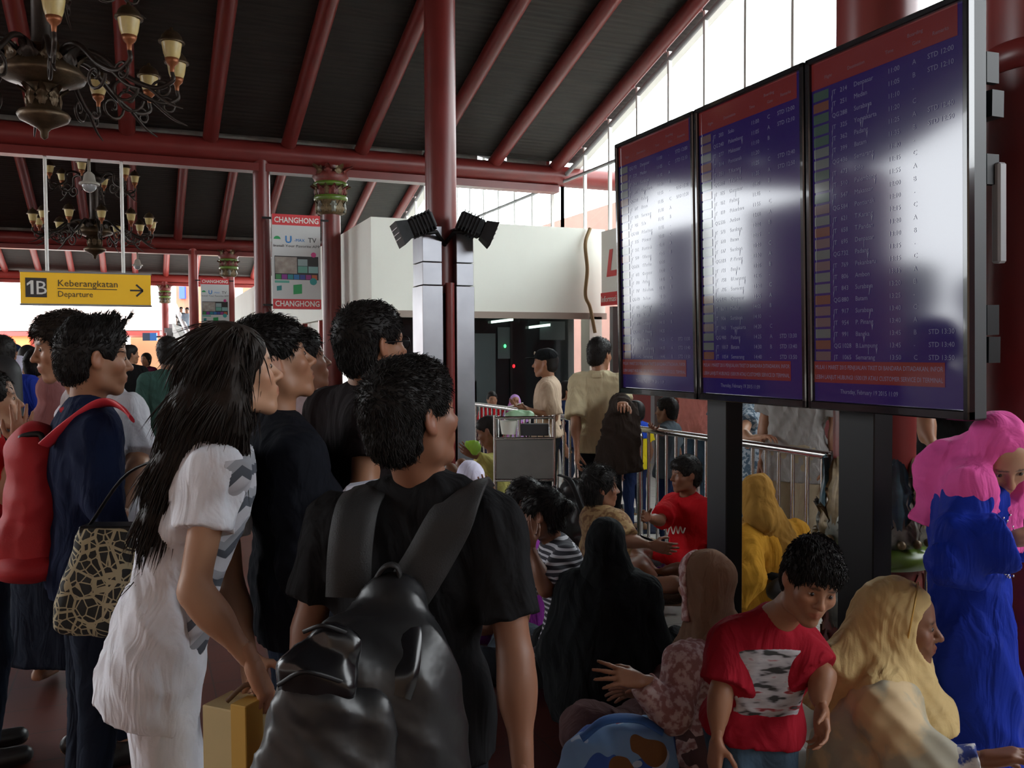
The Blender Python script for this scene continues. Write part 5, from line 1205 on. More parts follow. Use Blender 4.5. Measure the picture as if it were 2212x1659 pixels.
# mustard woman
p = Person('person', 1672, 4.75, -28, H=1.62, h=.0105, tone='m', fem=True, sit=True, z0=.05, build=1.1).turn(-10, -25, 0)
p.pix(head=(1632, 1078, 4.68), neck=(1652, 1130, 4.75), shL=(1618, 1165, 4.62), shR=(1712, 1150, 4.9), chest=(1668, 1195, 4.75), elL=(1622, 1250, 4.5), wrL=(1590, 1310, 4.5), elR=(1725, 1230, 4.85), wrR=(1690, 1300, 4.7))
p.root('woman in ochre headscarf and mustard top between the black posts'); p.shirt(MUST, long=True, loose=.028, seed=3, fold=.01); p.trousers(BLKT, loose=.03); p.hijab(MUSTH, drape=.2, front=.1, back=.26, side=.12, seed=7, fold=.009); MUSTW = p
# yellow uniform man squatting
p = Person('person', 1072, 7.3, -75, H=1.66, h=.012, tone='d', sit=True, z0=.12).turn(0, -22, 0)
p.pix(head=(1056, 932, 7.3), elL=(1055, 1000, 7.05), wrL=(1028, 985, 7.0)); p.J['knL'] = p.L(-.16, .36, .42)+UP*.12; p.J['knR'] = p.L(.16, .36, .42)+UP*.12; p.J['anL'] = p.L(-.14, .30, .06); p.J['anR'] = p.L(.14, .30, .06)
p.root('man in pale yellow uniform squatting behind the trolley'); p.hair('crop', n=0); p.shirt(YELU, long=True, loose=.025, seed=2); p.trousers(YELU, loose=.03); p.shoes(SHOE)
print('people done', round(time.time()-T_START, 1))
# ================================================================== THINGS
def ribbon(mb, pts, wd, hw, th):
    """flat strap through pts; wd width direction(s)"""
    pts = [np.asarray(p, float) for p in pts]; n = len(pts); vs = []
    for i, p in enumerate(pts):
        d = nrm(pts[min(i+1, n-1)]-pts[max(i-1, 0)]); w = np.asarray(wd[i] if isinstance(wd, list) else wd, float); w = nrm(w-d*float(w@d)); t = np.cross(d, w)
        a = hw[i] if hasattr(hw, '__len__') else hw
        for k in range(8):
            an = 2*math.pi*k/8+math.pi/8; vs.append(p+w*a*max(-1, min(1, 1.08*math.cos(an)))+t*th*math.sin(an))
    mb.add(vs, [(i*8+k, i*8+(k+1) % 8, (i+1)*8+(k+1) % 8, (i+1)*8+k) for i in range(n-1) for k in range(8)], True)
    mb.add(vs[:8], [tuple(range(7, -1, -1))]); mb.add(vs[-8:], [tuple(range(8))]); return mb
def smooth_path(pts, n=8):
    """Catmull-Rom through the points"""
    p = [np.asarray(q, float) for q in pts]; p = [2*p[0]-p[1]]+p+[2*p[-1]-p[-2]]; out = []
    for i in range(1, len(p)-2):
        for j in range(n):
            t = j/n; a, b, c, d = p[i-1:i+3]; out.append(.5*((2*b)+(c-a)*t+(2*a-5*b+4*c-d)*t*t+(3*b-a-3*c+d)*t**3))
    return out+[p[-2]]
def sdf_obj(name, F, m, parent=None, org=None, label=None, cat=None):
    V, Q = F.mesh(); og = org if org is not None else (org_of(parent) if parent is not None else V.mean(0)*np.array([1, 1, 0])+np.array([0, 0, V[:, 2].min()]))
    o = link_mesh(name, quads_to_mesh(name, V-og, Q), m, parent)
    if parent is None: o.location = tuple(og); tag(o, label, cat)
    return o

# --- flight information displays -------------------------------------------------
def screen_mat(name, c, s=1.0):
    m = bpy.data.materials.new(name); nt, N, L, b = nodes_of(m); b.inputs['Base Color'].default_value = (.006, .005, .010, 1); b.inputs['Roughness'].default_value = .09; b.inputs['Specular IOR Level'].default_value = 1.0
    b.inputs['Emission Color'].default_value = (*c, 1); b.inputs['Emission Strength'].default_value = s; return m
S_BLUE = screen_mat('lit_screen_violet_blue', (.012, .0055, .055)); S_RED = screen_mat('lit_screen_red', (.095, .012, .010)); S_TXT = screen_mat('lit_screen_lettering', (.10, .095, .14)); S_TXT2 = screen_mat('lit_screen_grey_lettering', (.08, .06, .07))
LOGO = [screen_mat('lit_logo_white', (.055, .06, .056)), screen_mat('lit_logo_green', (.022, .042, .030)), screen_mat('lit_logo_orange', (.075, .028, .016)), screen_mat('lit_logo_rose', (.065, .04, .04))]
BEZEL = mat('glossy_black_bezel', (.010, .010, .012), .12, coat=.5); CASE = mat('grey_black_casing', (.035, .038, .042), .5)
TX = 2.28; tilt = math.radians(1.2); TU = np.array([0, -1.0, 0]); TV_ = np.array([-math.sin(tilt), 0, math.cos(tilt)]); TN = np.cross(TU, TV_)
CITY = ['Denpasar', 'Medan', 'Surabaya', 'Yogyakarta', 'Padang', 'Batam', 'Semarang', 'Solo', 'Palembang', 'Makassar', 'Pontianak', 'T.Karang', 'T.Pandan', 'Denpasar', 'Padang', 'Pekanbaru', 'Ambon', 'Surabaya', 'Batam', 'Surabaya', 'P. Pinang', 'Bangka', 'B.Lampung', 'Semarang']
def display(i, label):
    w, h = .690, 1.262; y0 = 4.0-.70*i; o = np.array([TX, y0-.005, 1.388]); g = group_at('flight_display', (TX, y0-.35, 1.388), label, 'display', 'flight displays on the black stand')
    pt = lambda a, b, c=0.0: o+TU*a+TV_*b+TN*c       # a right, b up, c towards the viewer
    Rm = np.stack([TU, TV_, TN], 1); b_ = .022
    m = MB(); m.box(pt(w/2, h/2, -.035), (w, h, .06), Rm, .006); m.build('casing', CASE, g)
    m = MB(); m.box(pt(w/2, h/2, -.085), (w*.8, h*.8, .05), Rm, .012); m.build('rear_cover', CASE, g)
    for nm, c, sz in (('bezel', pt(b_/2, h/2, .0), (b_, h, .03)), ('bezel', pt(w-b_/2, h/2, .0), (b_, h, .03)), ('bezel', pt(w/2, b_*.7, .0), (w, b_*1.4, .03)), ('bezel', pt(w/2, h-b_/2, .0), (w, b_, .03))):
        m = MB(); m.box(c, sz, Rm, .004); m.build(nm, BEZEL, g)
    sx0, sy0, sw, sh = b_, b_*1.4, w-2*b_, h-b_*2.4; S = lambda u, v, c=0.0: pt(sx0+u*sw, sy0+(1-v)*sh, c)
    m = MB(); m.box(S(.5, .5, -.004), (sw, sh, .006), Rm); scr = m.build('screen', S_BLUE, g); z = .0004
    def flat(nm, u0, u1, v0, v1, mm, k=0):
        q = MB(); q.add([S(u0, v1, z+k), S(u1, v1, z+k), S(u1, v0, z+k), S(u0, v0, z+k)], [(0, 1, 2, 3)]); return q.build(nm, mm, scr)
    flat('header_band', 0, .96, 0, .078, S_RED); flat('notice_band', 0, .885, .882, .945, S_RED)
    lx = S(0, .1); rows = 24; rh = .80/rows; lm = {}
    for r in range(rows):
        flat('airline_logo', .012, .13, .082+r*rh+.004, .082+(r+1)*rh-.003, LOGO[[0, 3, 0, 0, 2, 3, 3, 0, 2, 3, 1, 2, 1, 1, 1, 0, 0, 1, 0, 1, 3, 0, 2, 3][(r+5*i) % 24]])
    cs = CITY[(7*i) % 24:]+CITY[:(7*i) % 24] if i < 2 else CITY
    hrs = ['%02d:%02d' % (11+(r*7+i*0)//60+r//12, (r*7) % 60//5*5) for r in range(rows)]
    if i == 2: hrs[13:] = ['13:10', '13:15', '13:15', '13:15', '13:20', '13:25', '13:40', '13:40', '13:45', '13:45', '13:50']
    cols = {'airline_code_column': (.155, ['JT' if (r*3+i) % 4 else 'QG' for r in range(rows)]), 'flight_number_column': (.215, [str(192+37*r+i*11)[:4] for r in range(rows)]), 'destination_column': (.315, cs), 'time_column': (.545, hrs),
            'gate_column': (.70, [['-', 'C', 'A', 'B'][(r*5+i) % 4] for r in range(rows)]), 'remark_column': (.79, ['STD 1%d:%02d' % (2+r//16, (r*10) % 60) if r in (0, 1, 4, 5, rows-3, rows-2, rows-1) else '' for r in range(rows)])}
    for nm, (u, tx) in cols.items():
        V = []; 
        t = text_mesh(nm, '\n'.join(tx), .0225, S(u, .082+rh*.80, z), TU, TV_, S_TXT, scr, depth=0); t['kind'] = 'stuff'
        # line pitch: scale the default line spacing to the row height
        n = len(t.data.vertices); a = np.zeros(n*3); t.data.vertices.foreach_get('co', a); a = a.reshape(-1, 3); base = S(u, .082+rh*.80, z)-org_of(scr)
        dv = (a-base)@TV_; row = np.floor((.018-dv)/.0225); row = np.clip(row, 0, rows-1); a = a-TV_*((rh*sh-.0225)*row)[:, None]; t.data.vertices.foreach_set('co', a.ravel()); t.data.update()
    for u, v, tx in ((.10, .055, 'Flight'), (.27, .055, 'Destination'), (.53, .055, 'Time'), (.67, .035, 'Boarding'), (.70, .060, 'Gate'), (.82, .055, 'Remarks')): text_mesh('heading', tx, .017, S(u, v, z*2), TU, TV_, S_TXT2, scr, depth=0)
    text_mesh('notice_text', 'MULAI 1 MARET 2015 PENJUALAN TIKET DI BANDARA DITIADAKAN, INFOR', .0215, S(.008, .905, z*2), TU, TV_, S_TXT, scr, depth=0, width=.865*sw)
    text_mesh('notice_text', 'LEBIH LANJUT HUBUNGI 1500139 ATAU CUSTOMER SERVICE DI TERMINAL', .0215, S(.008, .934, z*2), TU, TV_, S_TXT, scr, depth=0, width=.865*sw)
    text_mesh('date_text', 'Thursday, February 19 2015 11:09', .022, S(.20, .975, z*2), TU, TV_, S_TXT, scr, depth=0, width=.40*sw)
    if i == 2:
        for bz in (.3, .75, 1.05):
            m = MB(); m.box(pt(w-.02, bz, -.10), (.02, .09, .05), Rm); m.build('socket_cover', BLACKM, g)
        m = MB(); m.box(pt(w-.01, .62, -.125), (.03, .3, .035), Rm, .006); m.build('speaker_bar', GREYM, g)
    return g
display(0, 'farthest of the three flight displays, beside the white booth'); display(1, 'middle one of the three portrait flight displays'); display(2, 'nearest and largest looking of the three flight displays')
g = group_at('display_stand', (2.4, 2.9, 0), 'black steel stand with two posts carrying the flight displays', 'stand')
for ya, yb in ((3.266, 3.413), (2.405, 2.580)):
    m = MB(); m.box((2.442, (ya+yb)/2, .99), (.09, yb-ya, 1.94), None, .004); m.build('post', BLACKM, g)
    m = MB(); m.box((2.442, (ya+yb)/2, .012), (.34, .36, .024), None, .004); m.build('base_plate', BLACKM, g)
for z in (1.60, 2.35):
    m = MB(); m.box((2.425, 2.95, z), (.05, 2.0, .08)); m.build('cross_bar', BLACKM, g)

# --- chandeliers ---------------------------------------------------------------------
BRONZE = mat('tarnished_bronze', (.085, .055, .030), .42, metal=.65, var=.4, vscale=9, bump=.2, bscale=40); IRON = mat('dark_wrought_iron', (.035, .025, .020), .45, metal=.5, var=.3, vscale=12); LGLASS = mat('amber_lantern_glass', (.52, .40, .16), .35, var=.12, vscale=20, emit=.06); COPPER = mat('copper_cup', (.26, .085, .03), .4, metal=.5)  # lanterns are off; faint emission in their glass stands in for light passing through
LGEO = {}
def lantern(g, p):
    """glass cup (part) with cap and holder (sub-parts); all lanterns share their meshes"""
    if not LGEO:
        q = MB(); q.lathe([(.058, 0), (.072, .04), (.088, .14)], n=14); LGEO['g'] = q.mesh('lantern'); LGEO['g'].materials.append(LGLASS)
        q = MB(); q.lathe([(.112, .135), (.115, .15), (.095, .165), (.085, .20), (.055, .235), (.02, .25), (.012, .275)], n=14)
        LGEO['c'] = q.mesh('lantern_cap'); LGEO['c'].materials.append(BRONZE)
        q = MB(); q.lathe([(.018, -.12), (.022, -.07), (.05, -.04), (.062, .0), (.05, .005)], n=14); LGEO['h'] = q.mesh('lantern_cup'); LGEO['h'].materials.append(COPPER)
        q = MB()
        for k in range(8): t = 2*math.pi*k/8; q.tube([(.060*math.cos(t), .060*math.sin(t), 0), (.090*math.cos(t), .090*math.sin(t), .14)], .004, n=4)
        LGEO['b'] = q.mesh('lantern_bars'); LGEO['b'].materials.append(IRON)
    a = bpy.data.objects.new('lantern', LGEO['g']); COL.objects.link(a); a.parent = g; a.location = tuple(np.asarray(p, float))
    for k, nm in (('c', 'lantern_cap'), ('h', 'lantern_cup')):
        b = bpy.data.objects.new(nm, LGEO[k]); COL.objects.link(b); b.parent = a
def chandelier(loc, label):
    g = empty('chandelier', loc, label, 'chandelier', 'bronze lantern chandeliers')
    def pt(nm, mb, mm): return link_mesh(nm, mb.mesh(nm), mm, g)
    m = MB(); m.lathe([(.004, 0), (.03, .02), (.035, .07), (.06, .10), (.10, .12), (.20, .17), (.22, .21), (.20, .24), (.14, .27), (.12, .36), (.13, .44), (.16, .47)], n=24); pt('finial', m, BRONZE)
    m = MB(); m.lathe([(.16, .47), (.34, .53), (.36, .57), (.28, .66), (.22, .74), (.18, .80), (.12, .83)], n=24); pt('bowl', m, BRONZE)
    g['_org'] = [float(q) for q in loc]; petals(g, (loc[0], loc[1], loc[2]+.52), .27, 10, .26, .17, .5, [BRONZE, IRON], name='bronze_leaf'); petals(g, (loc[0], loc[1], loc[2]+.27), .12, 8, .18, .10, .4, [BRONZE], name='bronze_leaf')
    m = MB(); m.lathe([(.10, .83), (.085, .9), (.085, 1.55), (.12, 1.58), (.2, 1.64), (.22, 1.70), (.15, 1.78), (.06, 1.84), (.04, 3.0)], n=18); pt('stem', m, IRON)
    m = MB(); m.lathe([(.012, 3.0), (.012, 3.35)], n=8); m.lathe([(.10, 3.32), (.05, 3.2)], n=12); pt('hanging_rod', m, IRON)
    for n, R, z0, zl in ((12, 1.14, .66, .62), (6, .84, 1.66, 1.60)):
        for k in range(n):
            t = 2*math.pi*(k+.3)/n; c, s = math.cos(t), math.sin(t); f = lambda r, z: np.array([r*c, r*s, z])
            path = smooth_path([f(.16, z0), f(.34, z0+.12), f(.52, z0+.08), f(.74*R/1.14, z0-.10), f(R*.86, z0-.20), f(R, z0-.14), f(R, zl-.02)], 5)
            m = MB(); m.tube(path, [.028-.010*i/len(path) for i in range(len(path))], n=7)
            sc = [f(R*.62+.13*(1-i/22)*math.cos(i*.42), z0-.20-.13*(1-i/22)*math.sin(i*.42)) for i in range(20)]; m.tube(sc, .014, n=6)
            sc = [f(R*.92+.10*(1-i/22)*math.cos(3.1+i*.42), z0-.22-.10*(1-i/22)*math.sin(3.1+i*.42)) for i in range(20)]; m.tube(sc, .012, n=6)
            m.tube(smooth_path([f(R*.82, z0-.20), f(R*.95, z0-.32), f(R*1.08, z0-.38)], 4), [.018, .017, .016, .014, .013, .012, .010, .008, .005], n=6)
            a = link_mesh('arm', m.mesh('arm'), IRON, g); lantern(g, f(R, zl+.10))
    return g
chandelier((-.75, 9.0, 3.52), 'large bronze lantern chandelier at the top left, nearest the camera')
chandelier((-.83, 20.7, 3.60), 'smaller looking bronze lantern chandelier above the yellow departure sign')

# --- hanging departure sign -------------------------------------------------------------
YEL = mat('yellow_sign_panel', (.80, .46, .015), .4, emit=.30); DKG = mat('dark_sign_print', (.035, .03, .03), .5); WPR = mat('white_sign_print', (.8, .8, .76), .5)
g = group_at('departure_sign', (-.69, 14.35, 2.32), 'yellow hanging sign reading 1B Keberangkatan Departure', 'sign')
x0, x1, z0, z1, ys = -1.54, .17, 2.325, 2.775, 14.28
m = MB(); m.box(((x0+x1)/2, 14.36, (z0+z1)/2), (x1-x0, .15, z1-z0), None, .006); m.build('sign_box', YEL, g)
m = MB(); 
for zz in (z0-.008, z1+.008): m.box(((x0+x1)/2, 14.36, zz), (x1-x0+.02, .165, .022))
m.build('sign_rim', GREYM, g)
U, Vv = np.array([1., 0, 0]), np.array([0, 0, 1.])
m = MB(); m.box((x0+.20, ys-.002, (z0+z1)/2+.005), (.27, .006, .275)); m.build('number_plate', DKG, g)
q = MB(); q.prism([(.045, 0), (.083, 0), (.083, .195), (.052, .195), (.0, .150), (.0, .118), (.045, .150)], (x0+.085, ys-.006, z0+.135), U, Vv, .003); q.build('gate_number', WPR, g)
text_mesh('gate_letter', 'B', .275, (x0+.185, ys-.008, z0+.135), U, Vv, WPR, g, width=.13)
text_mesh('sign_text', 'Keberangkatan', .135, (x0+.47, ys-.003, z0+.255), U, Vv, DKG, g, width=.78)
text_mesh('sign_text', 'Departure', .120, (x0+.47, ys-.003, z0+.105), U, Vv, DKG, g, width=.45)
m = MB(); m.box((x0+.86, ys-.002, z0+.222), (.78, .006, .011)); m.build('underline', DKG, g)
m = MB(); cx_, cz_ = x0+1.53, z0+.215; m.box((cx_-.02, ys-.002, cz_), (.17, .006, .024))
for sg in (-1, 1): m.box((cx_+.025, ys-.002, cz_+sg*.043), (.125, .006, .026), np.array([[math.cos(.75), 0, sg*math.sin(.75)], [0, 1, 0], [-sg*math.sin(.75), 0, math.cos(.75)]]))
m.build('arrow', DKG, g)
for x in (-1.20, -.20):
    m = MB(); m.cyl((x, 14.36, z1), (x, 14.36, 4.45), .024, n=12); m.build('hanger_rod', mat('white_hanger_rod', (.75, .75, .72), .35), g)

# --- hanging TV banners -------------------------------------------------------------------
CHR = mat('banner_red', (.62, .03, .04), .45); CHB = mat('banner_pale_grey', (.58, .59, .60), .45); GRN = mat('print_green', (.02, .32, .10), .5); BLU = mat('print_blue', (.02, .20, .55), .5)
def banner(x0, y, z0, w, h, label, far=False):
    g = group_at('tv_banner', (x0+w/2, y, z0), label, 'banner', 'hanging TV advertising banners'); k = h/1.455; S = lambda a, b: np.array([x0+a*w, y-.052, z0+b*h])
    m = MB(); m.box((x0+w/2, y, z0+h/2), (w, .10, h), None, .004); m.build('panel', CHB, g)
    def rect(nm, a0, a1, b0, b1, mm, t=.002, sk=0):
        q = MB(); q.prism([(a0*w, b0*h), (a1*w, b0*h+sk), (a1*w, b1*h+sk), (a0*w, b1*h)], (x0, y-.0505, z0), U, Vv, t); return q.build(nm, mm, g)
    rect('red_band', 0, 1, .885, 1, CHR); rect('red_band', 0, 1, 0, .105, CHR)
    for b in (.912, .028): text_mesh('brand_name', 'CHANGHONG', .12*k, S(.04, b)-np.array([0, .002, 0]), U, Vv, WPR, g, width=.92*w, bold=.002)
    text_mesh('logo_text', 'U', .15*k, S(.26, .70), U, Vv, BLU, g, bold=.004); text_mesh('logo_text', '-MAX', .065*k, S(.45, .715), U, Vv, BLU, g); text_mesh('logo_text', 'TV', .105*k, S(.74, .71), U, Vv, DKG, g)
    text_mesh('slogan', 'Install Your Favorite APP', .055*k, S(.02, .655), U, Vv, DKG, g, width=.96*w)
    q = MB(); q.prism([(.10*w+.055*w*math.cos(t)*1.3, .735*h+.055*w*math.sin(t)*1.2) for t in np.linspace(0, math.pi, 10)], (x0, y-.0505, z0), U, Vv, .002); q.build('green_mark', GRN, g)
    rect('picture_panel', .04, .95, .31, .56, mat('print_dark', (.03, .03, .035), .5)); rect('picture_photo', .05, .50, .375, .55, blotch('print_photo', [(0, (.12, .11, .10)), (.5, (.35, .30, .27)), (1, (.6, .58, .55))], 9), .004)
    for a, b, c in ((.52, .46, (.3, .4, .42)), (.74, .47, (.03, .03, .03)), (.52, .385, (.15, .4, .33)), (.74, .385, (.25, .45, .45))): rect('picture_tile', a, a+.20, b, b+.07, mat('print_%d' % int(a*100+b*1000), c, .5), .004)
    for i in range(7): rect('app_icon', .06+i*.125, .06+i*.125+.11, .315, .365, mat('print_icon_%d' % i, [(.05, .25, .08), (.25, .03, .28), (.03, .25, .3), (.03, .18, .45), (.05, .07, .3), (.3, .04, .22), (.45, .12, .05)][i], .5), .004)
    rect('teal_strip', .04, .34, .275, .30, mat('print_teal', (.12, .42, .34), .5)); rect('green_cube', .42, .60, .155, .255, GRN, .003, .015); rect('teal_cube', .08, .18, .19, .24, mat('print_teal2', (.02, .22, .22), .5), .003, .01)
    q = MB(); q.prism([(.84*w+.075*w*math.cos(t), .295*h+.075*w*math.sin(t)) for t in np.linspace(0, 6.0, 14)], (x0, y-.0505, z0), U, Vv, .006); q.build('round_icon', mat('print_teal3', (.03, .30, .30), .5), g)
    q = MB(); q.prism([(.85*w+.055*w*math.cos(t), .58*h+.055*w*math.sin(t)) for t in np.linspace(0, 6.0, 12)], (x0, y-.0505, z0), U, Vv, .003); q.build('pink_dot', mat('print_pink', (.6, .06, .25), .5), g)
    for cc in ((x0-.06, y+.02, z0+.06), (x0-.06, y+.02, z0+h-.06), (x0+w+.06, y+.02, z0+h-.06)): m = MB(); m.box(cc, (.16, .03, .03)); m.build('bracket', BLACKM, g)
banner(1.905, 14.1, 2.29, .735, 1.455, 'large hanging TV banner with red bands, beside the white booth')
banner(1.63, 26.75, 2.25, .76, 1.50, 'small looking distant TV banner with red bands, left of the black-haired man')

# --- dome cameras -----------------------------------------------------------------------------
for px, py, y, lab in ((193, 395, 14.4, 'dome camera hanging under the cross beam above the departure sign'), (297, 572, 27.0, 'far dome camera hanging right above the departure sign')):
    c = CAM+(P(px, py, 1.0)-CAM)*(y/(P(px, py, 1.0)[1])); zt = BEAM_Z-.28
    g = group_at('dome_camera', c, lab, 'camera'); m = MB(); m.cyl(c+UP*.14, (c[0], c[1], zt+.02), .02, n=8); m.build('drop_pipe', mat('aged_pipe', (.2, .18, .14), .5), g)
    m = MB(); m.lathe([(.03, .16), (.07, .12), (.09, .02), (.14, .0), (.14, -.03)], c, 18); m.build('housing', mat('aged_white_housing', (.40, .38, .33), .5), g); m = MB(); m.ell(c-UP*.03, (.10, .10, .11), 9); m.build('dome', mat('grey_dome', (.3, .31, .32), .1), g)

# --- floodlights and steel cladding on the middle column -----------------------------------------
g = group_at('column_cladding', (2.88, 8.68, 0), 'brushed steel cladding boxes either side of the middle red column', 'cladding', kind='structure')
for xa, xb in ((2.60, 2.80), (2.955, 3.135)):
    for za, zb, e in ((0, 2.27, .012), (2.275, 2.50, 0.0), (2.505, 2.86, 0.0)):
        m = MB(); m.box(((xa+xb)/2, 8.66, (za+zb)/2), (xb-xa+e, .34+e, zb-za-.004), None, .003); m.build('steel_sheet', STEELD, g)
m = MB(); m.box((2.88, 8.60, 1.1), (.36, .05, 2.2)); m.build('black_backing', BLACKM, g)
m = MB(); m.cyl((2.885, 8.50, 0), (2.885, 8.50, 2.3), .045, n=16); m.build('red_pipe', RED, g)
FLB = mat('dusty_black_casting', (.022, .022, .024), .7, var=.3, vscale=10, spec=.2)
def floodlight(c, dirn, label):
    dirn = nrm(dirn); u = nrm(np.cross(dirn, UP)); w = np.cross(u, dirn); R = np.stack([u, dirn, w], 1)
    g = group_at('floodlight', c, label, 'floodlight', 'floodlights on the middle column'); m = MB(); m.box(c, (.26, .26, .17), R, .02); m.build('body', FLB, g)
    for k in range(6):
        m = MB(); m.box(c-dirn*(.10-.035*k)+w*.0, (.29, .010, .20), R); m.build('cooling_fin', FLB, g)
    m = MB(); a = c+dirn*.13; q = [(-.13, -.085), (.13, -.085), (.13, .085), (-.13, .085)]; qq = [(-.18, -.13), (.18, -.13), (.18, .11), (-.18, .11)]
    m.add([a+u*x+w*z for x, z in q]+[a+dirn*.12+u*x+w*z for x, z in qq], [(0, 1, 5, 4), (1, 2, 6, 5), (2, 3, 7, 6), (3, 0, 4, 7), (4, 5, 6, 7), (3, 2, 1, 0)]); m.build('hood', FLB, g)
    m = MB()
    for k in (-1, 0, 1): m.box(a+dirn*.125+w*(k*.05), (.30, .006, .006), R)
    m.build('grille', mat('pale_grille', (.45, .45, .45), .4), g); m = MB(); m.tube([c-w*.09-dirn*.02, c-w*.12-dirn*.12, np.array([2.88, 8.62, c[2]-.16])], .022, n=8); m.build('bracket', BLACKM, g); return g
floodlight(P(908, 486, 8.7), -RH*.85-UP*.38-FH*.25, 'floodlight pointing left on the middle red column'); floodlight(P(1016, 486, 8.85), RH*.85-UP*.36+FH*.1, 'floodlight pointing right on the middle red column')

# --- railings --------------------------------------------------------------------------------
def railing(ya, yb, label, x=3.58):
    g = group_at('railing', (x, (ya+yb)/2, 0), label, 'railing', 'stainless steel railings'); zt = 1.0
    m = MB(); m.tube(smooth_path([(x, ya, .10), (x, ya, zt-.06), (x, ya+(.06 if yb > ya else -.06), zt), (x, yb-(.06 if yb > ya else -.06), zt), (x, yb, zt-.06), (x, yb, .0)], 6), .024, n=10); m.build('frame_tube', STEEL, g)
    m = MB(); m.cyl((x, ya, .16), (x, yb, .16), .018, n=8); m.build('bottom_rail', STEEL, g)
    n = int(abs(yb-ya)/.125); b = MB(); b.cyl((0, 0, .16), (0, 0, .985), .0125, n=8); me = b.mesh('baluster'); me.materials.append(STEEL)
    for i in range(1, n):
        o = bpy.data.objects.new('baluster', me); COL.objects.link(o); o.parent = g; o.location = (0, ya+(yb-ya)*i/n-(ya+yb)/2, 0)
    for y in (ya, yb, (ya+yb)/2):
        m = MB(); m.lathe([(.06, 0), (.06, .012), (.03, .02), (.026, .17)], (x, y, 0), 12); m.build('foot', STEEL, g)
railing(5.98, 2.35, 'near stainless railing behind the seated boy in red'); railing(9.9, 6.95, 'far stainless railing behind the guard'); railing(12.3, 10.05, 'farthest stainless railing in front of the dark glass')

# --- counter sign at the end of the booth -------------------------------------------------------
g = group_at('counter_sign', (6.72, 11.6, 2.3), 'white counter sign with red letter and red strip beside the booth', 'sign')
m = MB(); m.box((6.74, 11.5, 2.90), (.06, 1.75, 1.16)); m.build('panel', WPR, g); m = MB(); m.box((6.705, 11.5, 2.42), (.02, 1.75, .2)); m.build('red_strip', CHR, g)
text_mesh('sign_letter', 'L', .55, (6.705, 12.22, 2.78), (0, -1, .0), (0, -.22, 1.), CHR, g, bold=.02, width=.3); text_mesh('strip_text', 'Informasi &', .13, (6.693, 12.36, 2.375), (0, -1, 0), (0, 0, 1), WPR, g)['kind'] = 'stuff'
m = MB(); m.box((6.78, 12.1, 1.15), (.1, .1, 2.3)); m.box((6.78, 10.9, 1.15), (.1, .1, 2.3)); m.build('support', GREYM, g)
m = MB(); m.tube(smooth_path([(6.60, 12.55, 3.55), (6.50, 12.52, 3.3), (6.55, 12.55, 2.9), (6.50, 12.52, 2.5), (6.6, 12.55, 2.3), (6.66, 12.5, 1.9)], 6), .03, n=8); tag(m.build('cable_bundle', mat('brown_cable', (.25, .16, .07), .6), origin=(6.55, 12.55, 1.9)), 'brown cable bundle hanging at the corner of the booth', 'cable')

# --- luggage trolley ----------------------------------------------------------------------------
c0 = G(1132, 6.80); u = RH; v = FH
g = group_at('luggage_trolley', c0, 'metal luggage trolley with a grey panel beside the guard', 'trolley'); L = lambda a, b, z: c0+u*a+v*b+UP*z
for a in (-.225, .225):
    m = MB(); m.tube([L(a, 0, .06), L(a, 0, 1.12)], .016, n=8); m.build('upright', STEEL, g)
    m = MB(); m.tube([L(a, 0, .12), L(a, .38, .12)], .016, n=8); m.build('side_rail', STEEL, g)
    for b in (.05, .34):
        m = MB(); m.cyl(L(a-.015, b, .055), L(a+.015, b, .055), .055, n=14); m.build('wheel', BLACKM, g)
R = np.stack([u, v, UP], 1)
m = MB(); m.box(L(0, -.012, .78), (.43, .012, .30), R, .003); m.build('grey_panel', mat('dull_grey_panel', (.16, .16, .15), .5, var=.1), g)
for z in (.62, .94, 1.10):
    m = MB(); m.tube([L(-.225, -.012, z), L(.225, -.012, z)], .012, n=8); m.build('cross_tube', STEEL, g)
for i in range(9):
    m = MB(); m.tube([L(-.2+.05*i, 0, .94), L(-.2+.05*i, .16, .96), L(-.2+.05*i, .2, 1.10)], .005, n=5); m.build('basket_wire', STEEL, g)
m = MB(); m.box(L(0, .2, .13), (.44, .36, .02), R); m.build('deck', STEELD, g)
m = MB(); m.box(L(.08, .09, 1.0), (.22, .1, .09), R, .006); m.build('dark_tray', CASE, g)
m = MB(); m.lathe([(.055, 0), (.07, .10), (.07, .105), (.05, .105)], L(-.12, .10, .965), 16); tag(m.build('plastic_tub', mat('translucent_white_plastic', (.7, .7, .62), .4), origin=L(-.12, .10, .965)), 'white plastic tub in the trolley basket', 'tub')
F = Field(L(-.2, 0, 1.02)-.1, L(.2, .2, 1.15)+.1, .012); F.ell(L(-.06, .10, 1.11), (.10, .07, .045)); F.ell(L(.03, .11, 1.11), (.05, .05, .035)); F.ripple(.012, 40, 2); F.keep(L(0, 0, 1.075), -UP); sdf_obj('plastic_bag', F, mat('pale_green_plastic', (.25, .42, .25), .4), None, None, 'pale green plastic bag on top of the trolley tub', 'bag')

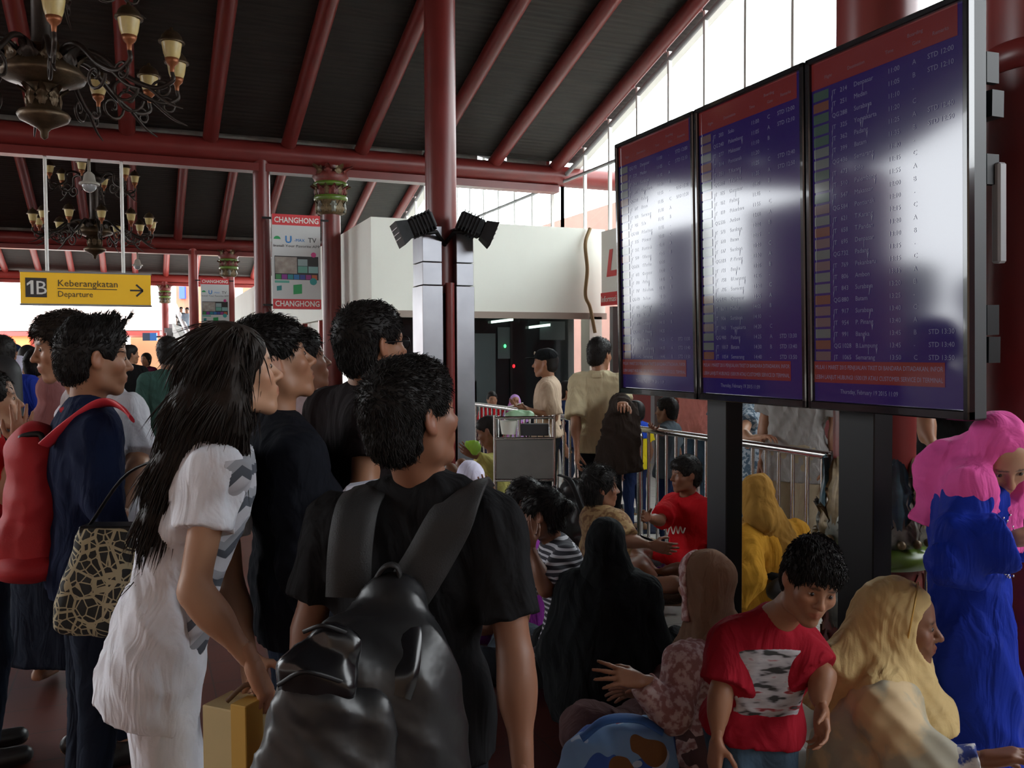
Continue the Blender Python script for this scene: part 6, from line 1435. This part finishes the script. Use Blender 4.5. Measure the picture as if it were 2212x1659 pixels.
# --- bags ---------------------------------------------------------------------------------------
LEATH = mat('black_leather', (.010, .010, .011), .36, var=.2, vscale=9, bump=.5, bscale=11, spec=.4); WEB = mat('grey_black_padding', (.016, .0155, .016), .62, bump=.2, bscale=300, spec=.3); PATENT = mat('patent_black', (.006, .006, .007), .2, spec=.4)
g = group_at('leather_backpack', P(800, 1640, 1.68), 'black leather backpack worn by the nearest man', 'backpack')
F = Field(P(560, 1780, 1.6)-.14, P(1000, 1200, 1.9)+.10, .0085)
F.cone(P(850, 1300, 1.76), P(790, 1600, 1.70), .060, .125, .06, flat=(FH, .62)); F.cone(P(800, 1520, 1.70), P(765, 1800, 1.68), .16, .205, .08, flat=(FH, .55)); F.cone(P(720, 1480, 1.64), P(650, 1760, 1.62), .075, .105, .05, flat=(FH, .6)); F.cone(P(900, 1420, 1.72), P(930, 1760, 1.70), .04, .075, .05, flat=(FH, .7)); F.ripple(.006, 22, 5)
sdf_obj('main_compartment', F, LEATH, g)
F = Field(P(560, 1720, 1.52)-.1, P(900, 1300, 1.7)+.1, .008); F.cone(P(715, 1410, 1.60), P(690, 1460, 1.58), .055, .075, .04, flat=(FH, .45)); F.ripple(.004, 30, 3); sdf_obj('upper_pocket', F, PATENT, g)
F = Field(P(560, 1800, 1.50)-.1, P(900, 1400, 1.7)+.1, .008); F.cone(P(670, 1560, 1.57), P(640, 1740, 1.55), .085, .095, .04, flat=(FH, .45)); F.cone(P(800, 1540, 1.60), P(780, 1700, 1.58), .045, .06, .03, flat=(FH, .5)); F.ripple(.005, 26, 4); sdf_obj('lower_pocket', F, LEATH, g)
m = MB(); ribbon(m, smooth_path([P(655, 1365, 1.585), P(700, 1352, 1.565), P(760, 1372, 1.60)], 6), UP, .004, .002); m.build('zip', BLACKM, g)
m = MB(); ribbon(m, smooth_path([P(600, 1480, 1.56), P(660, 1452, 1.53), P(760, 1480, 1.57)], 6), UP, .004, .002); m.build('zip', BLACKM, g)
m = MB(); ribbon(m, smooth_path([P(806, 1052, 2.06), P(795, 1058, 1.96), P(772, 1095, 1.87), P(757, 1180, 1.815), P(752, 1290, 1.80)], 6), RH, [.036]*8+[.046]*17, .009); m.build('shoulder_strap', WEB, g)
m = MB(); ribbon(m, smooth_path([P(1034, 1062, 2.04), P(1018, 1050, 1.93), P(990, 1092, 1.815), P(925, 1210, 1.79), P(862, 1310, 1.78)], 6), RH*.9+UP*.42, [.040]*8+[.048]*17, .009); m.build('shoulder_strap', WEB, g)
m = MB(); ribbon(m, smooth_path([P(800, 1270, 1.78), P(830, 1225, 1.75), P(860, 1228, 1.75), P(866, 1290, 1.77)], 6), FH, .014, .005); m.build('carry_loop', WEB, g)
m = MB(); ribbon(m, smooth_path([P(862, 1300, 1.755), P(872, 1360, 1.68), P(868, 1440, 1.635), P(850, 1500, 1.62)], 6), RH, .034, .006); m.build('patent_flap', PATENT, g)

RB = mat('red_canvas', (.42, .014, .022), .7, var=.1, vscale=8, bump=.1, bscale=200); RBS = mat('bright_red_webbing', (.62, .03, .05), .6)
g = group_at('red_backpack', P(60, 1240, 3.0), 'red canvas backpack on the man in navy sweater', 'backpack')
F = Field(P(-40, 1280, 3.05)-.12, P(150, 930, 2.9)+.12, .010); c_ = lambda a, b, z: P(a, b, z)
for a, b, r, rr in ((76, 985, .095, .10), (80, 1080, .105, .12), (80, 1180, .11, .125)): F.ell(P(a, b, 3.0), (r, r*1.25, .12), None, .05)
F.ell(P(32, 1170, 2.98), (.07, .11, .10), None, .04); F.ripple(.006, 24, 3); sdf_obj('bag_body', F, RB, g)
F = Field(P(-60, 1300, 3.05)-.12, P(170, 1100, 2.85)+.12, .010); F.ell(P(74, 1215, 2.98), (.135, .15, .065), None, .03); F.ripple(.005, 24, 5); sdf_obj('bottom_cover', F, RB, g)
m = MB(); ribbon(m, smooth_path([P(285, 905, 2.80), P(268, 885, 2.82), P(240, 870, 2.86), P(205, 876, 2.86), P(150, 915, 2.84), P(96, 962, 2.86)], 6), UP*.6-FH*.8, .022, .006); m.build('shoulder_strap', RBS, g)
m = MB(); ribbon(m, smooth_path([P(185, 885, 3.16), P(150, 915, 3.14), P(100, 975, 3.1)], 6), UP*.6-FH*.8, .020, .006); m.build('shoulder_strap', RBS, g)
m = MB(); m.tube(smooth_path([P(60, 960, 2.92), P(45, 945, 2.92), P(85, 938, 2.92), P(95, 960, 2.92)], 6), .010, n=8); m.build('carry_loop', BLACKM, g)

BB = mat('black_nylon', (.014, .014, .015), .55, var=.2, vscale=10)
g = group_at('black_backpack', P(-2, 900, 6.1), 'black nylon backpack on the man in royal blue jacket', 'backpack'); F = Field(P(-60, 1000, 6.2)-.2, P(50, 780, 5.9)+.2, .014); F.cone(P(2, 810, 6.14), P(0, 905, 6.12), .14, .16, .04, flat=(FH, .6)); F.cone(P(2, 870, 6.02), P(0, 920, 6.02), .09, .10, .03, flat=(FH, .5)); sdf_obj('bag_body', F, BB, g)
m = MB(); ribbon(m, [P(24, 780, 6.32), P(26, 800, 6.22), P(24, 850, 6.2)], RH, .03, .008); m.build('shoulder_strap', BB, g)

def lines_mat():
    m = bpy.data.materials.new('black_cloth_with_cream_lines'); nt, N, L, b = nodes_of(m); tc = N.new('ShaderNodeTexCoord'); out = None
    for sc, wd in ((17, .06), (31, .05)):
        v = N.new('ShaderNodeTexVoronoi'); v.feature = 'DISTANCE_TO_EDGE'; v.inputs['Scale'].default_value = sc; L.new(tc.outputs['Object'], v.inputs['Vector'])
        lt = N.new('ShaderNodeMath'); lt.operation = 'LESS_THAN'; lt.inputs[1].default_value = wd; L.new(v.outputs['Distance'], lt.inputs[0])
        if out is None: out = lt
        else:
            mxm = N.new('ShaderNodeMath'); mxm.operation = 'MAXIMUM'; L.new(out.outputs[0], mxm.inputs[0]); L.new(lt.outputs[0], mxm.inputs[1]); out = mxm
    mx = N.new('ShaderNodeMix'); mx.data_type = 'RGBA'; mx.inputs['A'].default_value = (.010, .011, .010, 1); mx.inputs['B'].default_value = (.36, .31, .19, 1); L.new(out.outputs[0], mx.inputs['Factor']); L.new(mx.outputs['Result'], b.inputs['Base Color']); b.inputs['Roughness'].default_value = .8; return m
g = group_at('tote_bag', P(215, 1375, 2.5), 'black tote bag with cream line pattern behind the woman in white', 'bag')
F = Field(P(90, 1400, 2.55)-.1, P(330, 1110, 2.45)+.1, .009)
for t_ in np.linspace(0, 1, 9):
    a, b, w = np.interp(t_, [0, .35, .75, 1], [238, 230, 217, 206]), 1140+205*t_, np.interp(t_, [0, .35, .75, 1], [.068, .088, .112, .100])
    cc = P(a, b, 2.5); F.cone(cc-RH*(w-.03), cc+RH*(w-.03), .04, .04, .04)
F.ripple(.005, 24, 3); F.keep(P(238, 1135, 2.5), UP); sdf_obj('bag_body', F, lines_mat(), g)
m = MB(); ribbon(m, smooth_path([P(190, 1140, 2.50), P(280, 1020, 2.50), P(400, 985, 2.42), P(455, 1000, 2.36)], 6), FH, .012, .004); m.build('strap', BLACKM, g)
m = MB(); cc = P(240, 1140, 2.5); m.box(cc, (.15, .075, .022), np.stack([RH, FH, UP], 1), .004); m.build('top_band', BLACKM, g)

g = group_at('shopping_bag', P(512, 1700, 2.06), 'cream and yellow paper shopping bag held by the woman in white', 'bag'); Rr = np.stack([nrm(RH*.9-FH*.4), nrm(FH*.9+RH*.4), UP], 1)
m = MB(); m.box(P(512, 1650, 2.06), (.115, .10, .30), Rr, .003); m.build('paper_body', mat('cream_paper', (.55, .44, .22), .7, var=.05), g)
m = MB(); m.box(P(535, 1650, 2.02), (.045, .06, .295), Rr, .002); m.build('yellow_side', mat('yellow_paper', (.55, .33, .06), .7), g)
m = MB(); m.tube(smooth_path([P(490, 1515, 2.04), P(530, 1480, 2.05), P(555, 1488, 2.06), P(550, 1515, 2.06)], 6), .006, n=6); m.build('handle', mat('brown_cord', (.12, .07, .04), .8), g)

def teddy_mat():
    m = bpy.data.materials.new('blue_printed_cloth'); nt, N, L, b = nodes_of(m); tc = N.new('ShaderNodeTexCoord'); cur = None; col = (.20, .36, .62)
    for sc, th, c in ((7, .58, (.03, .10, .42)), (9, .66, (.45, .56, .72)), (5.3, .67, (.20, .085, .025)), (13, .73, (.40, .03, .05))):
        n = N.new('ShaderNodeTexNoise'); n.inputs['Scale'].default_value = sc; n.inputs['Detail'].default_value = 1; mp = N.new('ShaderNodeMapping'); mp.inputs['Location'].default_value = (sc, th*9, 1); L.new(tc.outputs['Object'], mp.inputs['Vector']); L.new(mp.outputs['Vector'], n.inputs['Vector'])
        gt = N.new('ShaderNodeMath'); gt.operation = 'GREATER_THAN'; gt.inputs[1].default_value = th; L.new(n.outputs['Fac'], gt.inputs[0]); mx = N.new('ShaderNodeMix'); mx.data_type = 'RGBA'
        if cur is None: mx.inputs['A'].default_value = (*col, 1)
        else: L.new(cur.outputs['Result'], mx.inputs['A'])
        mx.inputs['B'].default_value = (*c, 1); L.new(gt.outputs[0], mx.inputs['Factor']); cur = mx
    L.new(cur.outputs['Result'], b.inputs['Base Color']); b.inputs['Roughness'].default_value = .75; return m
TEDDY = teddy_mat()
g = group_at('blue_bag', G(1335, 2.95), 'blue printed cloth bag on the floor at the front', 'bag'); b0 = G(1335, 2.95)
F = Field(b0-np.array([.3, .3, .0]), b0+np.array([.3, .3, .45]), .010); F.cone(b0-RH*.10+UP*.13, b0+RH*.08+UP*.15, .13, .13, .05); F.cone(b0-RH*.08+UP*.24, b0+RH*.09+UP*.27, .105, .095, .06); F.ripple(.012, 18, 7); F.keep(b0+UP*.003, -UP); sdf_obj('bag_body', F, TEDDY, g)
m = MB(); ribbon(m, smooth_path([b0-RH*.13+UP*.33-FH*.07, b0-RH*.05+UP*.385-FH*.06, b0+RH*.06+UP*.385-FH*.05, b0+RH*.14+UP*.345-FH*.06], 6), FH*.8+UP*.2, .022, .006); m.build('handle', mat('mid_blue_cloth', (.04, .14, .42), .7), g)

b0 = G(1432, 5.75); F = Field(b0-.2, b0+.3, .010); F.ell(b0+UP*.11, (.085, .08, .12)); F.cone(b0+UP*.16, b0+UP*.24+RH*.03, .05, .02, .03); F.ripple(.015, 34, 4); F.keep(b0+UP*.003, -UP); sdf_obj('plastic_bag', F, blotch('silver_purple_plastic', [(0, (.45, .45, .5)), (.5, (.5, .5, .55)), (.56, (.12, .03, .35)), (1, (.15, .03, .4))], 9, rough=.3), None, b0, 'silver and purple plastic bag by the seated boy in red', 'bag')
b0 = G(1222, 6.35); g = group_at('duffel_bag', b0, 'black duffel bag piled up beside the guard', 'bag'); F = Field(b0-np.array([.4, .4, 0]), b0+np.array([.4, .4, .85]), .013); F.cone(b0-RH*.12+UP*.18, b0+RH*.14+UP*.16, .18, .16, .05); F.cone(b0-RH*.02+UP*.42, b0+RH*.05+UP*.60, .17, .10, .08); F.ripple(.015, 16, 2); F.keep(b0+UP*.003, -UP); sdf_obj('bag_body', F, LEATH, g)
m = MB(); ribbon(m, smooth_path([b0-RH*.05+UP*.72, b0+RH*.03+UP*.68-FH*.1, b0+RH*.12+UP*.45-FH*.15], 6), RH, .02, .006); m.build('strap', BLACKM, g)
b0 = G(1262, 6.75); F = Field(b0-np.array([.4, .4, 0]), b0+np.array([.4, .4, .8]), .014); F.cone(b0-RH*.10+UP*.2, b0+RH*.08+UP*.2, .19, .17, .05); F.cone(b0+UP*.45, b0+RH*.02+UP*.58, .14, .10, .08); F.ripple(.012, 18, 6); F.keep(b0+UP*.003, -UP); sdf_obj('travel_bag', F, cloth('olive_canvas', (.12, .11, .07)), None, b0, 'olive canvas travel bag behind the black duffel', 'bag')
b0 = G(1690, 3.35); F = Field(b0-np.array([.3, .3, 0]), b0+np.array([.3, .3, .25]), .011); F.cone(b0-RH*.06+UP*.03, b0+RH*.06+UP*.05, .07, .06, .03); F.ripple(.014, 26, 9); F.keep(b0+UP*.003, -UP); sdf_obj('white_cloth', F, mat('crumpled_white_cloth', (.68, .72, .68), .7), None, b0, 'crumpled white cloth on the floor below the boy in red polo', 'cloth')

# jacket over the khaki man's arm
q = KHAKIMAN; a = q.J['elR']; b_ = q.J['wrR']; F = Field(np.minimum(a, b_)-np.array([.25, .25, .65]), np.maximum(a, b_)+.22, .013)
F.cone(a-RH*.05, b_, .062, .062, .03); F.cone((a+b_)/2-RH*.02-UP*.05, (a+b_)/2-UP*.55-RH*.09, .085, .13, .06, flat=(FH, .55)); F.cone((a+b_)/2+RH*.02-UP*.05, (a+b_)/2-UP*.50+RH*.07, .075, .08, .06, flat=(FH, .5)); F.ripple(.016, 30, 5); F.keep((a+b_)/2-UP*.54, -UP+RH*.1); sdf_obj('jacket', F, cloth('dark_brown_jacket', (.035, .026, .022)), None, (a+b_)/2-UP*.55, 'dark brown jacket hanging over the arm of the man in khaki', 'jacket')
# paper and small things in hands
q = GUARD.J['wrL']; m = MB(); c = q-RH*.11+UP*.035; Rr = np.stack([nrm(RH*.95+UP*.25), FH, nrm(UP*.95-RH*.25)], 1); m.box(c, (.15, .11, .004), Rr); tag(m.build('paper', WPR, origin=c), 'white folded paper in the hands of the guard', 'paper')
m = MB(); c = P(792, 1062, 2.32); m.box(c, (.11, .08, .05), np.stack([nrm(RH+UP*.15), FH, nrm(UP-RH*.15)], 1), .01); tag(m.build('tissue_pack', mat('white_tissue', (.66, .68, .78), .8), origin=c), 'white folded tissue behind the shoulder of the nearest man', 'tissue')
c = P(1026, 968, 6.95); F = Field(c-.12, c+.12, .01); F.ell(c, (.05, .03, .055)); F.ell(c-RH*.04+UP*.03, (.04, .03, .03)); F.ripple(.01, 50, 3); sdf_obj('green_pouch', F, mat('lime_green_plastic', (.25, .45, .04), .45), None, c, 'lime green pouch in the hand of the man in yellow uniform', 'pouch')
q = PACKMAN
# waist bag
q = MUSTW; g = group_at('waist_bag', P(1660, 1275, 4.5), 'black waist bag strapped round the woman in mustard', 'bag'); J = q.J; cc = (J['waist']+J['chest'])/2; pts = [cc+(RH*math.cos(t)*.185+FH*math.sin(t)*.15)+UP*(.02*math.sin(2*t)) for t in np.linspace(0, 6.283, 29)]
m = MB(); ribbon(m, pts, UP, .022, .006); m.build('strap', BLACKM, g); c = cc-FH*.19-UP*.05; F = Field(c-.16, c+.16, .011); F.ell(c, (.10, .06, .065)); F.ripple(.005, 40, 2); sdf_obj('pouch', F, BB, g)
# phone held by the person at the left edge
# sandals
def sandal(px, d, rz, label):
    b = G(px, d); u = nrm(RH*math.cos(rz)+FH*math.sin(rz)); w = np.cross(UP, u); g = group_at('sandal', b, label, 'sandal', 'sandals left on the floor'); m = MB(); m.prism([(.13*math.cos(t)*(1+.1*math.cos(t)), .048*math.sin(t)) for t in np.linspace(0, 6.0, 18)], b+UP*.002, u, w, .022); m.build('sole', SAND, g)
    m = MB(); ribbon(m, smooth_path([b+u*.03-w*.045+UP*.02, b+u*.04+UP*.065, b+u*.03+w*.045+UP*.02], 5), u, .022, .004); m.build('strap', SHOE, g)
sandal(1338, 8.9, .3, 'dark sandal on the floor left of its pair'); sandal(1362, 8.7, .2, 'dark sandal on the floor right of its pair')
# woven mat on the floor
m = MB(); b = G(1335, 8.0); m.box((b[0], b[1], .006), (.9, .5, .010), np.stack([RH, FH, UP], 1)); tag(m.build('floor_mat', cloth('dark_blue_mat', (.015, .02, .04)), origin=(b[0], b[1], 0)), 'dark mat on the pale floor behind the batik blouse', 'mat')
# white scribble on the red t-shirt
q = REDBOY; t = np.linspace(0, 1, 60); c = q.J['chest']; u_ = nrm(q.J['shL']-q.J['shR']); n_ = nrm(np.cross(u_, UP)); n_ = n_ if n_@q.f > 0 else -n_
m = MB(); m.tube([c+n_*(.122+.004*math.sin(9*x))+u_*(-.09+.18*x)+UP*(-.055+.03*math.sin(x*26)*(1-.4*x)+.03*x) for x in t], .0045, n=5); q.mbpart('white_scribble', m, WPR)
# hedge outside the open left side, seen only mirrored in the displays
HEDGE = blotch('clipped_hedge_leaves', [(0, (.012, .02, .006)), (.5, (.03, .055, .012)), (1, (.07, .10, .03))], 3.0, bump=1.0)
for i, (ya, yb, hh_) in enumerate(((9.5, 15.0, 2.9), (15.3, 21.5, 3.1), (21.8, 29.0, 2.7))):
    F = Field((-14.2, ya-.6, -.2), (-11.4, yb+.6, hh_+.5), .14)
    F.cone((-12.8, ya+1.1, .8), (-12.8, yb-1.1, .8), .85, .85, .2); F.cone((-12.8, ya+1.1, hh_-.8), (-12.8, yb-1.1, hh_-.8), .8, .8, .3); F.ripple(.12, 3.0, i); F.keep((0, 0, -.155), -UP)
    sdf_obj('hedge', F, HEDGE, None, np.array([-12.8, (ya+yb)/2, -.16]), ['clipped green hedge outside, first along the open left side', 'clipped green hedge outside, middle of the row on the left', 'clipped green hedge outside, last of the row on the left'][i], 'hedge')
print('things done', round(time.time()-T_START, 1))
for o in list(bpy.data.objects):
    if '_org' in o: del o['_org']
print('SCRIPT SECONDS', round(time.time()-T_START, 1))
